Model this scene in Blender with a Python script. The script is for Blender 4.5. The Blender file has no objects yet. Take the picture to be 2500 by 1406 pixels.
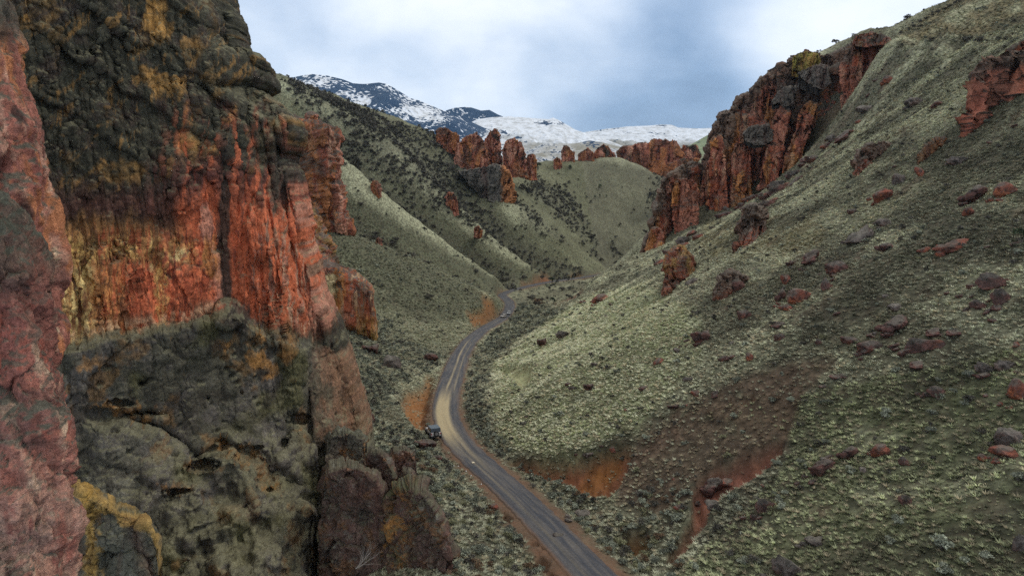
import bpy, bmesh, math, random
import numpy as np
from mathutils import Matrix, Vector

# ------------------------------------------------------------------ camera, sky, sun, exposure
SC = bpy.context.scene
COL = SC.collection
F, PITCH, CU, CV = 1668.0, math.radians(9.0), 1250.0, 703.0
CP, SP = math.cos(PITCH), math.sin(PITCH)
CAMZ = 90.0
cam_d = bpy.data.cameras.new("camera")
cam = bpy.data.objects.new("camera", cam_d)
COL.objects.link(cam)
cam.location = (0, 0, CAMZ)
cam.rotation_euler = (math.radians(90) - PITCH, 0, 0)
cam_d.sensor_width = 36
cam_d.lens = F / 2500 * 36
cam_d.clip_start = 0.5
cam_d.clip_end = 40000
SC.camera = cam
SC.view_settings.view_transform = 'Standard'
SC.view_settings.look = 'None'
SC.view_settings.gamma = 1
SC.view_settings.exposure = 0.60
SC.cycles.max_bounces = 5
SC.cycles.diffuse_bounces = 3
SC.cycles.glossy_bounces = 1
SC.cycles.transmission_bounces = 1
SC.cycles.volume_bounces = 0
SC.cycles.caustics_reflective = False
SC.cycles.caustics_refractive = False
SC.cycles.use_denoising = False

SUN_EL, SUN_AZ = math.radians(52), math.radians(68)      # azimuth measured from +Y towards +X
sun_d = bpy.data.lights.new("sun", 'SUN')
sun_d.energy = 0.8
sun_d.angle = math.radians(10)
sun_d.color = (1.0, 0.93, 0.82)
sun = bpy.data.objects.new("sun", sun_d)
COL.objects.link(sun)
sdir = Vector((math.sin(SUN_AZ) * math.cos(SUN_EL), math.cos(SUN_AZ) * math.cos(SUN_EL), math.sin(SUN_EL)))
sun.rotation_euler = sdir.to_track_quat('Z', 'Y').to_euler()


def srgb(r, g, b):
    return tuple(((c / 255) / 12.92 if c / 255 < 0.04045 else ((c / 255 + 0.055) / 1.055) ** 2.4) for c in (r, g, b))


class NT:
    """small helper for wiring shader nodes"""
    def __init__(s, tree):
        s.t = tree
        s.n = tree.nodes
        s.n.clear()

    def new(s, kind, ins=None, **kw):
        nd = s.n.new(kind)
        for k, v in kw.items():
            setattr(nd, k, v)
        for k, v in (ins or {}).items():
            sock = nd.inputs[k]
            if isinstance(v, bpy.types.NodeSocket):
                s.t.links.new(v, sock)
            elif isinstance(v, bpy.types.Node):
                s.t.links.new(v.outputs[0], sock)
            else:
                sock.default_value = v if not (isinstance(v, tuple) and len(v) == 3 and len(getattr(sock, 'default_value', (0,) * 3)) == 4) else (*v, 1)
        return nd

    def math(s, op, a, b=0.0, clamp=False):
        return s.new('ShaderNodeMath', {0: a, 1: b}, operation=op, use_clamp=clamp).outputs[0]

    def vmath(s, op, a, b=(0, 0, 0), out=0):
        return s.new('ShaderNodeVectorMath', {0: a, 1: b}, operation=op).outputs[out]

    def mix(s, f, a, b, mode='MIX'):
        nd = s.n.new('ShaderNodeMix')
        nd.data_type = 'RGBA'
        nd.blend_type = mode
        for i, v in ((0, f), (6, a), (7, b)):
            if isinstance(v, bpy.types.NodeSocket):
                s.t.links.new(v, nd.inputs[i])
            else:
                nd.inputs[i].default_value = v if not isinstance(v, tuple) else (*v[:3], 1)
        return nd.outputs[2]

    def ramp(s, f, stops, interp='LINEAR'):
        nd = s.new('ShaderNodeValToRGB', {0: f})
        cr = nd.color_ramp
        cr.interpolation = interp
        while len(cr.elements) < len(stops):
            cr.elements.new(0.5)
        for e, (p, c) in zip(cr.elements, stops):
            e.position = p
            e.color = (*c, 1) if isinstance(c, tuple) else (c, c, c, 1)
        return nd.outputs[0]

    def maprange(s, v, a, b, c, d, smooth=False):
        nd = s.new('ShaderNodeMapRange', {0: v, 1: a, 2: b, 3: c, 4: d})
        if smooth:
            nd.interpolation_type = 'SMOOTHSTEP'
        return nd.outputs[0]

    def noise(s, vec, scale, detail=4, rough=0.55, dist=0.0):
        return s.new('ShaderNodeTexNoise', {'Vector': vec, 'Scale': scale, 'Detail': detail, 'Roughness': rough, 'Distortion': dist}).outputs[0]


def pix_dir(u, v):
    a, q = (u - CU) / F, (v - CV) / F
    d = Vector((a, CP - q * SP, -SP - q * CP))
    return d.normalized()


def build_world():
    w = bpy.data.worlds.new("World")
    SC.world = w
    w.use_nodes = True
    t = NT(w.node_tree)
    gen = t.new('ShaderNodeTexCoord').outputs['Generated']
    sky = t.new('ShaderNodeTexSky', sky_type='NISHITA', sun_disc=False, sun_elevation=SUN_EL, sun_rotation=SUN_AZ)
    skyc = t.vmath('SCALE', sky.outputs[0])
    skyc.node.inputs['Scale'].default_value = 0.085
    # cloud deck: the view direction meets a plane far above
    sep = t.new('ShaderNodeSeparateXYZ', {0: gen})
    zz = t.math('ADD', t.math('MAXIMUM', sep.outputs[2], 0.0), 0.16)
    px = t.math('DIVIDE', sep.outputs[0], zz)
    py = t.math('DIVIDE', sep.outputs[1], zz)
    vec = t.new('ShaderNodeCombineXYZ', {0: px, 1: py, 2: 0.0}).outputs[0]
    n1 = t.noise(vec, 0.85, 5, 0.5, 0.35)
    vec2 = t.vmath('MULTIPLY', gen, (5.0, 5.0, 8.0))
    n2 = t.noise(vec2, 1.25, 5, 0.5, 0.15)
    f = t.math('ADD', t.math('MULTIPLY', t.math('SUBTRACT', n1, 0.5), 0.50), t.math('MULTIPLY', t.math('SUBTRACT', n2, 0.5), 0.95))
    f = t.math('ADD', f, 0.63)
    # thicker and thinner parts of the deck (direction, angular radius, amount)
    for (u, v, rad, amt) in SKY_BLOBS:
        d = pix_dir(u, v)
        dist = t.vmath('DISTANCE', gen, tuple(d), out=1)
        b = t.maprange(dist, 0.0, rad, amt, 0.0, smooth=True)
        f = t.math('ADD', f, b)
    cl = t.ramp(f, [(0.0, srgb(98, 120, 148)), (0.22, srgb(122, 145, 174)), (0.45, srgb(156, 174, 198)), (0.68, srgb(189, 201, 217)),
                    (0.86, srgb(212, 219, 229)), (1.0, srgb(224, 228, 234))])
    # the unseen part overhead is whitened to take the blue off the land
    cl = t.mix(t.maprange(sep.outputs[2], 0.27, 0.55, 0.0, 0.9, smooth=True), cl, (0.74, 0.70, 0.63))
    # the cloud covers the blue sky almost wholly
    c = t.mix(0.90, skyc, cl)
    bg = t.new('ShaderNodeBackground', {0: c, 1: SKY_STRENGTH})
    t.new('ShaderNodeOutputWorld', {0: bg.outputs[0]})


SKY_STRENGTH = 1.0
SKY_BLOBS = [(1150, 40, 0.28, 0.26), (850, 60, 0.20, 0.10), (2150, 40, 0.26, 0.34), (1930, 20, 0.14, 0.14), (1640, 270, 0.24, -0.26), (1720, 230, 0.20, -0.14),
             (1400, 320, 0.20, -0.16), (1000, 210, 0.14, -0.04)]
build_world()

# ------------------------------------------------------------------ noise on arrays
_rs = np.random.RandomState(7)
_PERM = np.concatenate([_rs.permutation(512)] * 4).astype(np.int32)
_G3 = _rs.normal(size=(512, 3))
_G3 = (_G3 / np.linalg.norm(_G3, axis=1)[:, None]).astype(np.float32)


def _fade(t):
    return t * t * t * (t * (t * 6 - 15) + 10)


def pn(p, seed=0):
    p = np.asarray(p, np.float32)
    i = np.floor(p).astype(np.int32)
    f = p - i
    u = _fade(f)
    i = (i + seed * 37) & 511
    out = np.zeros(len(p), np.float32)
    for dx in (0, 1):
        wx = u[:, 0] if dx else 1 - u[:, 0]
        hx = _PERM[(i[:, 0] + dx)]
        for dy in (0, 1):
            wy = u[:, 1] if dy else 1 - u[:, 1]
            hy = _PERM[hx + ((i[:, 1] + dy) & 511)]
            for dz in (0, 1):
                wz = u[:, 2] if dz else 1 - u[:, 2]
                g = _G3[_PERM[hy + ((i[:, 2] + dz) & 511)]]
                dot = g[:, 0] * (f[:, 0] - dx) + g[:, 1] * (f[:, 1] - dy) + g[:, 2] * (f[:, 2] - dz)
                out += wx * wy * wz * dot
    return out * 1.5


def fbm(p, octv=4, gain=0.5, seed=0, lac=2.03):
    p = np.asarray(p, np.float32)
    a, s, tot = 1.0, 0.0, 0.0
    out = np.zeros(len(p), np.float32)
    for k in range(octv):
        out += a * pn(p * (lac ** k) + 13.7 * k, seed + k)
        tot += a
        a *= gain
    return out / tot * 1.6


def ridged(p, octv=4, gain=0.5, seed=0):
    a, tot = 1.0, 0.0
    out = np.zeros(len(p), np.float32)
    for k in range(octv):
        out += a * (1 - 2 * np.abs(pn(np.asarray(p, np.float32) * (2.1 ** k) + 5.1 * k, seed + k)))
        tot += a
        a *= gain
    return out / tot


def worley(p, seed=0):
    """F1, F2 and a random value per nearest cell"""
    p = np.asarray(p, np.float32)
    i = np.floor(p).astype(np.int32)
    f = p - i
    f1 = np.full(len(p), 9.0, np.float32)
    f2 = f1.copy()
    rid = np.zeros(len(p), np.float32)
    R = _RW
    for dx in (-1, 0, 1):
        hx = _PERM[(i[:, 0] + dx + seed * 17) & 511]
        for dy in (-1, 0, 1):
            hy = _PERM[hx + ((i[:, 1] + dy) & 511)]
            for dz in (-1, 0, 1):
                h = _PERM[hy + ((i[:, 2] + dz) & 511)]
                r = R[h]
                d = (r[:, 0] + dx - f[:, 0]) ** 2 + (r[:, 1] + dy - f[:, 1]) ** 2 + (r[:, 2] + dz - f[:, 2]) ** 2
                nearer = d < f1
                f2 = np.where(nearer, f1, np.minimum(f2, d))
                rid = np.where(nearer, r[:, 3], rid)
                f1 = np.where(nearer, d, f1)
    return np.sqrt(f1), np.sqrt(f2), rid


def facets(p, seed=0):
    """broken planar faces: every cell is a plane with its own tilt; also the distance to the joints between them"""
    p = np.asarray(p, np.float32)
    i = np.floor(p).astype(np.int32)
    f = p - i
    f1 = np.full(len(p), 9.0, np.float32)
    f2 = f1.copy()
    best = np.zeros(len(p), np.int32)
    off = np.zeros((len(p), 3), np.float32)
    for dx in (-1, 0, 1):
        hx = _PERM[(i[:, 0] + dx + seed * 17) & 511]
        for dy in (-1, 0, 1):
            hy = _PERM[hx + ((i[:, 1] + dy) & 511)]
            for dz in (-1, 0, 1):
                h = _PERM[hy + ((i[:, 2] + dz) & 511)]
                r = _RW[h]
                v = np.stack([f[:, 0] - r[:, 0] - dx, f[:, 1] - r[:, 1] - dy, f[:, 2] - r[:, 2] - dz], 1)
                d = (v * v).sum(1)
                nearer = d < f1
                f2 = np.where(nearer, f1, np.minimum(f2, d))
                best = np.where(nearer, h, best)
                off = np.where(nearer[:, None], v, off)
                f1 = np.where(nearer, d, f1)
    val = 0.75 * (_G3[best] * off).sum(1) + 0.45 * (_RW[best, 3] - 0.5)
    return val, np.sqrt(f2) - np.sqrt(f1)


_RW = _rs.uniform(size=(512, 4)).astype(np.float32)


def sstep(a, b, x):
    t = np.clip((x - a) / (b - a), 0, 1)
    return t * t * (3 - 2 * t)


def lerp(a, b, t):
    if isinstance(t, np.ndarray) and np.ndim(b) >= 1 and np.ndim(t) == 1 and (np.ndim(a) == 2 or np.ndim(b) == 1):
        t = t[:, None]
    return a + (b - a) * t


# ------------------------------------------------------------------ pixels and points
def wv(v):
    """height per metre of forward distance on the sight line through row v"""
    return -np.tan(PITCH + np.arctan((np.asarray(v, float) - CV) / F))


def au(u, v):
    return (np.asarray(u, float) - CU) / F / (CP - (np.asarray(v, float) - CV) / F * SP)


def P(u, v, Y):
    u, v, Y = np.asarray(u, float), np.asarray(v, float), np.asarray(Y, float)
    return np.stack([au(u, v) * Y, Y + 0 * u, wv(v) * Y + CAMZ + 0 * u], -1)


def proj(p):
    """photo pixel of world points"""
    x, y, z = p[..., 0], p[..., 1], p[..., 2] - CAMZ
    d = y * CP - z * SP
    return CU + F * x / d, CV - F * (y * SP + z * CP) / d


def inpoly(u, v, poly):
    poly = np.asarray(poly, float)
    ins = np.zeros(np.shape(u), bool)
    j = len(poly) - 1
    for i in range(len(poly)):
        xi, yi, xj, yj = *poly[i], *poly[j]
        c = ((yi > v) != (yj > v)) & (u < (xj - xi) * (v - yi) / (yj - yi + 1e-9) + xi)
        ins ^= c
        j = i
    return ins


def resample(pts, n):
    pts = np.asarray(pts, float)
    d = np.r_[0, np.cumsum(np.linalg.norm(np.diff(pts[:, :2], axis=0), axis=1))]
    t = np.linspace(0, d[-1], n)
    return np.stack([np.interp(t, d, pts[:, k]) for k in range(pts.shape[1])], 1)


# ------------------------------------------------------------------ meshes
def raw_mesh(name, V, quads=None, tris=None, smooth=True):
    V = np.ascontiguousarray(V, np.float32).reshape(-1, 3)
    me = bpy.data.meshes.new(name)
    nq = 0 if quads is None else len(quads)
    nt = 0 if tris is None else len(tris)
    loops = np.concatenate([np.asarray(x, np.int32).ravel() for x in (quads, tris) if x is not None and len(x)])
    me.vertices.add(len(V))
    me.vertices.foreach_set('co', V.ravel())
    me.loops.add(len(loops))
    me.loops.foreach_set('vertex_index', loops)
    st = np.concatenate([np.arange(nq) * 4, nq * 4 + np.arange(nt) * 3]).astype(np.int32)
    me.polygons.add(nq + nt)
    me.polygons.foreach_set('loop_start', st)
    me.polygons.foreach_set('use_smooth', np.full(nq + nt, smooth))
    me.update(calc_edges=True)
    me.validate()
    return me


def set_col(me, col, name='Col'):
    col = np.asarray(col, np.float32)
    at = me.color_attributes.new(name, 'FLOAT_COLOR', 'POINT')
    full = np.ones((len(me.vertices), 4), np.float32)
    full[:, :3] = col
    at.data.foreach_set('color', full.ravel())


def grid_quads(ns, nt, wrap):
    i, j = np.meshgrid(np.arange(ns - 1), np.arange(nt if wrap else nt - 1), indexing='ij')
    j2 = (j + 1) % nt
    return np.stack([i * nt + j, i * nt + j2, (i + 1) * nt + j2, (i + 1) * nt + j], -1).reshape(-1, 4)


def grid_normals(V, wrap):
    if wrap:
        dt = np.roll(V, -1, 1) - np.roll(V, 1, 1)
    else:
        dt = np.gradient(V, axis=1)
    ds = np.gradient(V, axis=0)
    n = np.cross(dt, ds)
    return n / (np.linalg.norm(n, axis=-1, keepdims=True) + 1e-9)


def link(name, me, mat=None, parent=None):
    o = bpy.data.objects.new(name, me)
    COL.objects.link(o)
    if mat is not None:
        me.materials.append(mat)
    if parent is not None:
        o.parent = parent
    return o


def tag(o, label, cat, group=None):
    o['label'] = label
    o['category'] = cat
    if group:
        o['group'] = group
    return o


def struct(o):
    o['kind'] = 'structure'
    return o


def empty(name, loc, rz=0.0):
    o = bpy.data.objects.new(name, None)
    COL.objects.link(o)
    o.location = loc
    o.rotation_euler = (0, 0, rz)
    return o


# ------------------------------------------------------------------ materials
def principled(name, rough=0.9):
    m = bpy.data.materials.new(name)
    m.use_nodes = True
    t = NT(m.node_tree)
    b = t.new('ShaderNodeBsdfPrincipled', {'Roughness': rough, 'Specular IOR Level': 0.2})
    t.new('ShaderNodeOutputMaterial', {0: b.outputs[0]})
    return m, t, b


def plain(name, col, rough=0.6, metal=0.0, spec=0.5):
    m, t, b = principled(name, rough)
    tc = t.new('ShaderNodeTexCoord').outputs['Object']
    n = t.noise(tc, 9.0, 3)
    c = t.mix(t.maprange(n, 0.3, 0.7, 0.0, 1.0), tuple(x * 0.82 for x in col), tuple(min(1, x * 1.1) for x in col))
    t.t.links.new(c, b.inputs['Base Color'])
    b.inputs['Metallic'].default_value = metal
    b.inputs['Specular IOR Level'].default_value = spec
    return m


def rock_material(name, grain=1.0, lichen=0.35, bump=0.5, con=1.0):
    """colour comes from the mineral zones stored on the mesh; grain, lichen specks and cracks are added here"""
    m, t, b = principled(name, 0.92)
    pos = t.new('ShaderNodeNewGeometry').outputs['Position']
    col = t.new('ShaderNodeVertexColor', layer_name='Col').outputs[0]
    n3 = t.noise(pos, 11.0 / grain, 3, 0.7)
    n1 = t.noise(pos, 0.55 / grain, 6, 0.62)
    n2 = t.noise(pos, 3.2 / grain, 5, 0.65)
    st = t.noise(t.vmath('MULTIPLY', pos, (1.6, 1.6, 0.16)), 0.8 / grain, 4, 0.6)
    k = t.math('MULTIPLY', t.maprange(n1, 0.25, 0.75, 1 - 0.4 * con, 1 + 0.45 * con), t.maprange(n2, 0.25, 0.75, 1 - 0.38 * con, 1 + 0.4 * con))
    k = t.math('MULTIPLY', k, t.maprange(st, 0.3, 0.7, 0.78, 1.22))
    k = t.math('MULTIPLY', k, t.maprange(n3, 0.3, 0.7, 1 - 0.28 * con, 1 + 0.3 * con))
    c = t.vmath('SCALE', col)
    t.t.links.new(k, c.node.inputs['Scale'])
    # crusty pale and black lichen specks
    vo = t.new('ShaderNodeTexVoronoi', {'Vector': pos, 'Scale': 2.6 / grain}, feature='F1')
    sp = t.math('LESS_THAN', vo.outputs['Distance'], t.math('MULTIPLY', n2, 0.36))
    sp = t.math('MULTIPLY', sp, t.maprange(t.noise(pos, 0.3 / grain, 3), 0.45, 0.6, 0.0, lichen))
    c2 = t.mix(sp, c, (0.20, 0.20, 0.165))
    dk = t.maprange(t.noise(pos, 1.5 / grain, 6, 0.75), 0.56, 0.66, 0.0, 0.55 * con)
    c3 = t.mix(dk, c2, (0.030, 0.026, 0.022))
    t.t.links.new(c3, b.inputs['Base Color'])
    h = t.math('ADD', t.math('MULTIPLY', t.noise(pos, 1.1 / grain, 8, 0.72), 1.0), t.math('ADD', t.math('MULTIPLY', n2, 0.35), t.math('MULTIPLY', n3, 0.12)))
    bp = t.new('ShaderNodeBump', {'Strength': bump, 'Distance': 0.9 * grain, 'Height': h})
    t.t.links.new(bp.outputs[0], b.inputs['Normal'])
    return m
# ------------------------------------------------------------------ the lie of the land
def zr(Y):
    """height of the canyon floor (the road) at forward distance Y, relative to the camera"""
    Y = np.asarray(Y, float)
    return np.where(Y < 350, -30.9 - 0.115 * Y, np.where(Y < 620, -71.15 - 0.05 * (Y - 350), -84.65 - 0.01 * (Y - 620)))


def yv(v, off=0.0):
    """forward distance at which row v meets the canyon floor raised by off"""
    return (30.9 - off) / (-wv(v) - 0.115)


ROAD_PX = [(1650, 1590, 0), (1545, 1500, 0), (1448, 1406, 0), (1370, 1322, 0), (1290, 1238, 0), (1214, 1168, 0), (1150, 1112, 0), (1112, 1070, 0), (1093, 1035, 0), (1086, 1000, 0),
           (1093, 955, 0), (1104, 920, 0), (1122, 870, 0), (1146, 833, 0), (1178, 805, 0), (1206, 789, 0), (1232, 774, 0), (1245, 757, 385), (1244, 745, 415), (1232, 734, 437),
           (1224, 727, 452), (1236, 721, 466), (1265, 713, 490), (1300, 704, 515), (1337, 696, 538), (1390, 688, 562), (1440, 682, 590), (1500, 672, 630)]
_r = np.array([(u, v, Y if Y else yv(v)) for u, v, Y in ROAD_PX], float)
ROAD_Y = _r[:, 2]
ROAD_X = au(_r[:, 0], _r[:, 1]) * _r[:, 2]
_yy = np.linspace(ROAD_Y[0], ROAD_Y[-1], 900)
_xx = np.interp(_yy, ROAD_Y, ROAD_X)
for _ in range(2):
    _k = np.ones(15) / 15
    _xx = np.convolve(np.pad(_xx, 7, mode='edge'), _k, 'valid')
ROAD_HALF = 2.5


def road_half(Y):
    return np.interp(Y, [60, 90, 140, 190, 300, 600], [2.05, 2.15, 2.6, 3.0, 2.9, 3.0])


def road_x(Y):
    return np.interp(Y, _yy, _xx)


_hd = np.gradient(_xx, _yy)


def road_dist(X, Y):
    """signed distance from the road's middle line (right positive)"""
    s = np.interp(Y, _yy, _hd)
    return (X - road_x(Y)) / np.sqrt(1 + s * s)


FOOT = [(30, 24), (45, 20), (59, 15.5), (66, 14), (80, 9.5), (92, 5), (105, -1), (120, -5.5), (150, -8), (180, -5), (233, 4), (280, 14), (350, 27), (400, 38), (450, 48), (530, 72), (600, 100), (700, 150)]
_FY, _FX = np.array(FOOT, float).T


def foot_x(Y):
    return np.interp(Y, _FY, _FX)


CTRL = []        # (A, B, h/Y)


def _add(X, Y, h):
    CTRL.append((X / Y, math.log(Y), h / Y))


def line(pts, n=None):
    """a crest, gully or edge given by photo points and their forward distance"""
    q = np.array(pts, float)
    ab = np.stack([au(q[:, 0], q[:, 1]), np.log(q[:, 2]), q[:, 1]], 1)
    L = np.sum(np.linalg.norm(np.diff(ab[:, :2], axis=0), axis=1))
    r = resample(ab, n or max(2, int(L / 0.022)))
    for A, B, v in r:
        Y = math.exp(B)
        CTRL.append((A, B, float(wv(v) - zr(Y) / Y)))


# floor of the canyon
for Y in np.r_[12, 20, 30, 45, 60, 80, 100, 120, 150, 180, 220, 260, 300, 340, 380, 420, 450, 480, 520, 560, 600, 640]:
    _add(float(road_x(Y)) if Y >= 50 else float(road_x(50)) + (50 - Y) * 0.6, Y, 0.0)
for Y in (66, 80, 92, 105, 120, 150, 180, 215, 260, 310):
    _add(float(foot_x(Y)) - 2.0, Y, -2.2)
for Y in (400, 450, 530, 600):
    _add(float(foot_x(Y)) - 3.0, Y, -1.0)
# the big slope on the right
for Y in (14, 22, 30, 38, 48, 60, 75, 95, 120, 150, 185, 225, 265, 300):
    for off in (6, 14, 26, 42, 62, 88, 120, 155):
        X = float(foot_x(Y)) + off
        if X / Y > 1.25 and Y > 30 or X / Y > 2.5:
            continue
        if Y > 200 and off < 30 or Y > 250 and off < 60:
            continue
        hh = 0.56 * off + 0.0011 * max(off - 30, 0) ** 2 + 2.2 * math.sin(Y * 0.061 + off * 0.05) * min(1, off / 30)
        if Y > 80 and off > 130 and Y < 200:
            pass
        _add(X, Y, hh)
line([(1222, 890, 182), (1300, 812, 235), (1400, 742, 282), (1440, 700, 305), (1500, 655, 335), (1560, 622, 360)])
line([(1570, 650, 363), (1600, 640, 370), (1660, 565, 385), (1710, 505, 400), (1760, 480, 410), (1800, 470, 412), (1890, 420, 405), (1950, 375, 395), (2000, 330, 385), (2080, 265, 370), (2140, 180, 350), (2170, 122, 335)])
line([(1660, 470, 440), (1700, 410, 446), (1740, 345, 452), (1800, 280, 452), (1880, 215, 442), (1960, 165, 430), (2080, 130, 402), (2180, 108, 362)])
line([(1700, 560, 520), (1760, 480, 560), (1880, 380, 560), (2080, 300, 540), (2300, 250, 540), (2600, 200, 540)])
line([(2170, 112, 318), (2260, 102, 285), (2350, 96, 265), (2500, 101, 238), (2720, 105, 225)])
line([(2190, 104, 338), (2260, 100, 310), (2350, 96, 292), (2500, 98, 262), (2720, 95, 246)])
line([(2190, 84, 405), (2232, 58, 395), (2285, 28, 388), (2340, 0, 378), (2500, -90, 350), (2720, -215, 330)])
line([(2100, 300, 900), (2400, 250, 900), (2800, 200, 900)])
# left side: talus below the cliff, then spur after spur
line([(1200, 1440, 57), (1110, 1300, 69), (1045, 1200, 81), (1000, 1120, 93), (960, 1062, 104), (925, 1020, 112)])
line([(1060, 1440, 55.5), (1010, 1320, 66), (960, 1210, 78), (905, 1095, 96), (870, 1000, 112)])
line([(1018, 985, 141), (1046, 905, 183), (955, 872, 190), (860, 820, 200), (780, 775, 206), (650, 700, 212)])
line([(1085, 862, 226), (1050, 845, 238), (1000, 800, 268), (930, 760, 282), (860, 735, 288), (780, 695, 292), (680, 650, 295)])
line([(1200, 722, 368), (1120, 680, 362), (1060, 650, 357), (990, 622, 352), (920, 597, 347), (850, 572, 340), (790, 548, 335), (700, 505, 330), (600, 460, 325)])
line([(1215, 744, 410), (1150, 735, 418), (1060, 708, 412), (920, 668, 400), (800, 630, 392), (700, 590, 386), (600, 540, 380)])
line([(1248, 700, 472), (1180, 655, 464), (1110, 610, 457), (1050, 568, 451), (980, 510, 446), (920, 465, 441), (870, 422, 436), (820, 380, 431), (750, 325, 426), (650, 250, 420)])
line([(1285, 706, 508), (1180, 700, 512), (1100, 668, 504), (1000, 596, 496), (900, 520, 490), (800, 445, 484), (700, 375, 476)])
line([(1340, 684, 548), (1290, 650, 545), (1230, 602, 540), (1160, 552, 534), (1090, 503, 530), (1030, 462, 526), (960, 400, 524), (880, 335, 522), (800, 275, 522), (700, 205, 520)])
line([(690, 193, 560), (740, 226, 575), (850, 256, 605), (930, 290, 640), (1000, 312, 672), (1060, 330, 695), (1130, 385, 690), (1190, 420, 680), (1250, 440, 690), (1310, 460, 720)])
line([(1355, 694, 584), (1290, 672, 590), (1225, 622, 588), (1170, 566, 590), (1110, 510, 604)])
line([(1255, 508, 610), (1300, 545, 615), (1340, 568, 620), (1400, 612, 632), (1470, 650, 645)])
line([(1330, 490, 720), (1370, 525, 700), (1430, 580, 690), (1480, 622, 682), (1520, 645, 676)])
line([(1370, 402, 830), (1440, 388, 845), (1500, 386, 855), (1560, 402, 860), (1600, 432, 862), (1650, 470, 860)])
line([(1400, 470, 780), (1450, 470, 785), (1520, 480, 785), (1580, 510, 780), (1545, 580, 715)])
line([(1500, 415, 900), (1600, 432, 940), (1700, 440, 960)])
line([(400, 240, 800), (690, 250, 820), (900, 330, 850), (1100, 390, 880), (1300, 420, 960), (1450, 415, 1000)])
line([(0, 300, 1400), (600, 350, 1400), (1200, 420, 1400), (1500, 425, 1400), (1800, 420, 1400), (2400, 380, 1400)])
line([(0, 380, 2900), (1200, 412, 2900), (1500, 414, 2900), (1800, 410, 2900), (2400, 390, 2900)])
# land hidden behind the foreground cliff
line([(-500, 1500, 50), (-150, 1500, 57), (200, 1490, 63), (500, 1490, 66), (720, 1480, 64), (800, 1450, 64.5), (850, 1280, 80), (870, 1130, 95)])
line([(-300, 1700, 42), (200, 1650, 46), (600, 1620, 50), (900, 1560, 54)])
line([(-500, 1000, 110), (100, 1000, 115), (500, 900, 125), (740, 850, 135)], 8)
line([(-600, 300, 180), (100, 350, 220), (500, 450, 270)], 6)
line([(-600, 150, 420), (0, 170, 420), (400, 200, 430)], 6)
CTRL = np.array(CTRL)
# thin out coincident points
_keep = []
_seen = set()
for k, (A, B, w) in enumerate(CTRL):
    key = (round(A / 0.009), round(B / 0.009))
    if key not in _seen:
        _seen.add(key)
        _keep.append(k)
CTRL = CTRL[_keep]
_n = len(CTRL)
_D = np.linalg.norm(CTRL[:, None, :2] - CTRL[None, :, :2], axis=-1)
_M = np.zeros((_n + 3, _n + 3))
_M[:_n, :_n] = _D + np.eye(_n) * -0.0008
_M[:_n, _n] = 1
_M[:_n, _n + 1:] = CTRL[:, :2]
_M[_n:, :_n] = _M[:_n, _n:].T
_sol = np.linalg.solve(_M, np.r_[CTRL[:, 2], 0, 0, 0])
A0, A1, B0, B1 = -1.12, 1.18, math.log(14.0), math.log(2900.0)


def _rbf(A, B):
    out = np.zeros(len(A))
    for s in range(0, len(A), 20000):
        a, b = A[s:s + 20000], B[s:s + 20000]
        d = np.sqrt((a[:, None] - CTRL[None, :, 0]) ** 2 + (b[:, None] - CTRL[None, :, 1]) ** 2)
        out[s:s + 20000] = d @ _sol[:_n] + _sol[_n] + _sol[_n + 1] * a + _sol[_n + 2] * b
    return out


def bilin(G, a, b):
    """sample grid G over the fan-shaped sheet"""
    na, nb = G.shape
    x = np.clip((a - A0) / (A1 - A0) * (na - 1), 0, na - 1.001)
    y = np.clip((b - B0) / (B1 - B0) * (nb - 1), 0, nb - 1.001)
    i, j = x.astype(int), y.astype(int)
    fx, fy = x - i, y - j
    return G[i, j] * (1 - fx) * (1 - fy) + G[i + 1, j] * fx * (1 - fy) + G[i, j + 1] * (1 - fx) * fy + G[i + 1, j + 1] * fx * fy


_ca, _cb = np.meshgrid(np.linspace(A0, A1, 300), np.linspace(B0, B1, 340), indexing='ij')
_base = _rbf(_ca.ravel(), _cb.ravel()).reshape(_ca.shape)
for _ in range(1):
    _p = np.pad(_base, 1, mode='edge')
    _base = 0.5 * _base + 0.125 * (_p[2:, 1:-1] + _p[:-2, 1:-1] + _p[1:-1, 2:] + _p[1:-1, :-2])

NA, NB = 900, 860
GA, GB = np.meshgrid(np.linspace(A0, A1, NA), np.linspace(B0, B1, NB), indexing='ij')
gY = np.exp(GB)
gX = GA * gY
_h = bilin(_base, GA.ravel(), GB.ravel()).reshape(GA.shape) * gY
gZ = zr(gY) + _h
_pp = np.stack([gX.ravel(), gY.ravel(), np.zeros(gX.size)], 1)
_rd = road_dist(gX, gY)
_ra = np.abs(_rd)
# rills and swells of the ground, fading on the road
_sw = (fbm(_pp / 38.0, 4, 0.5, 3) * 1.5 + ridged(_pp / np.array([14, 14, 1]), 3, 0.5, 9) * 0.55).reshape(gX.shape)
_rill = (ridged(np.stack([(gX / 55).ravel(), (gY / 8.5).ravel(), 0 * gX.ravel()], 1), 3, 0.5, 31) * 0.9).reshape(gX.shape) * sstep(60, 160, gY) * np.clip(gY / 200, 0.5, 2.0)
_mid = (fbm(_pp / 5.0, 4, 0.55, 21) * 0.55).reshape(gX.shape)
_fade_r = sstep(3.5, 14, _ra)
gZ = gZ + (_sw * np.clip(gY / 160, 0.5, 2.2) + _rill + _mid * np.clip(gY / 200, 0.7, 1.6)) * _fade_r
# road bench
_bench = sstep(ROAD_HALF + 0.8, ROAD_HALF + 4.2, _ra)
_on = (gY > 45) & (gY < 625)
_bench = np.where(_on, _bench, 1.0)
_rz = zr(gY) - 0.15
gZ = _rz + (gZ - _rz) * _bench
# steep cut banks and the sharp brink of the wash
gZ = gZ + CAMZ


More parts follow.
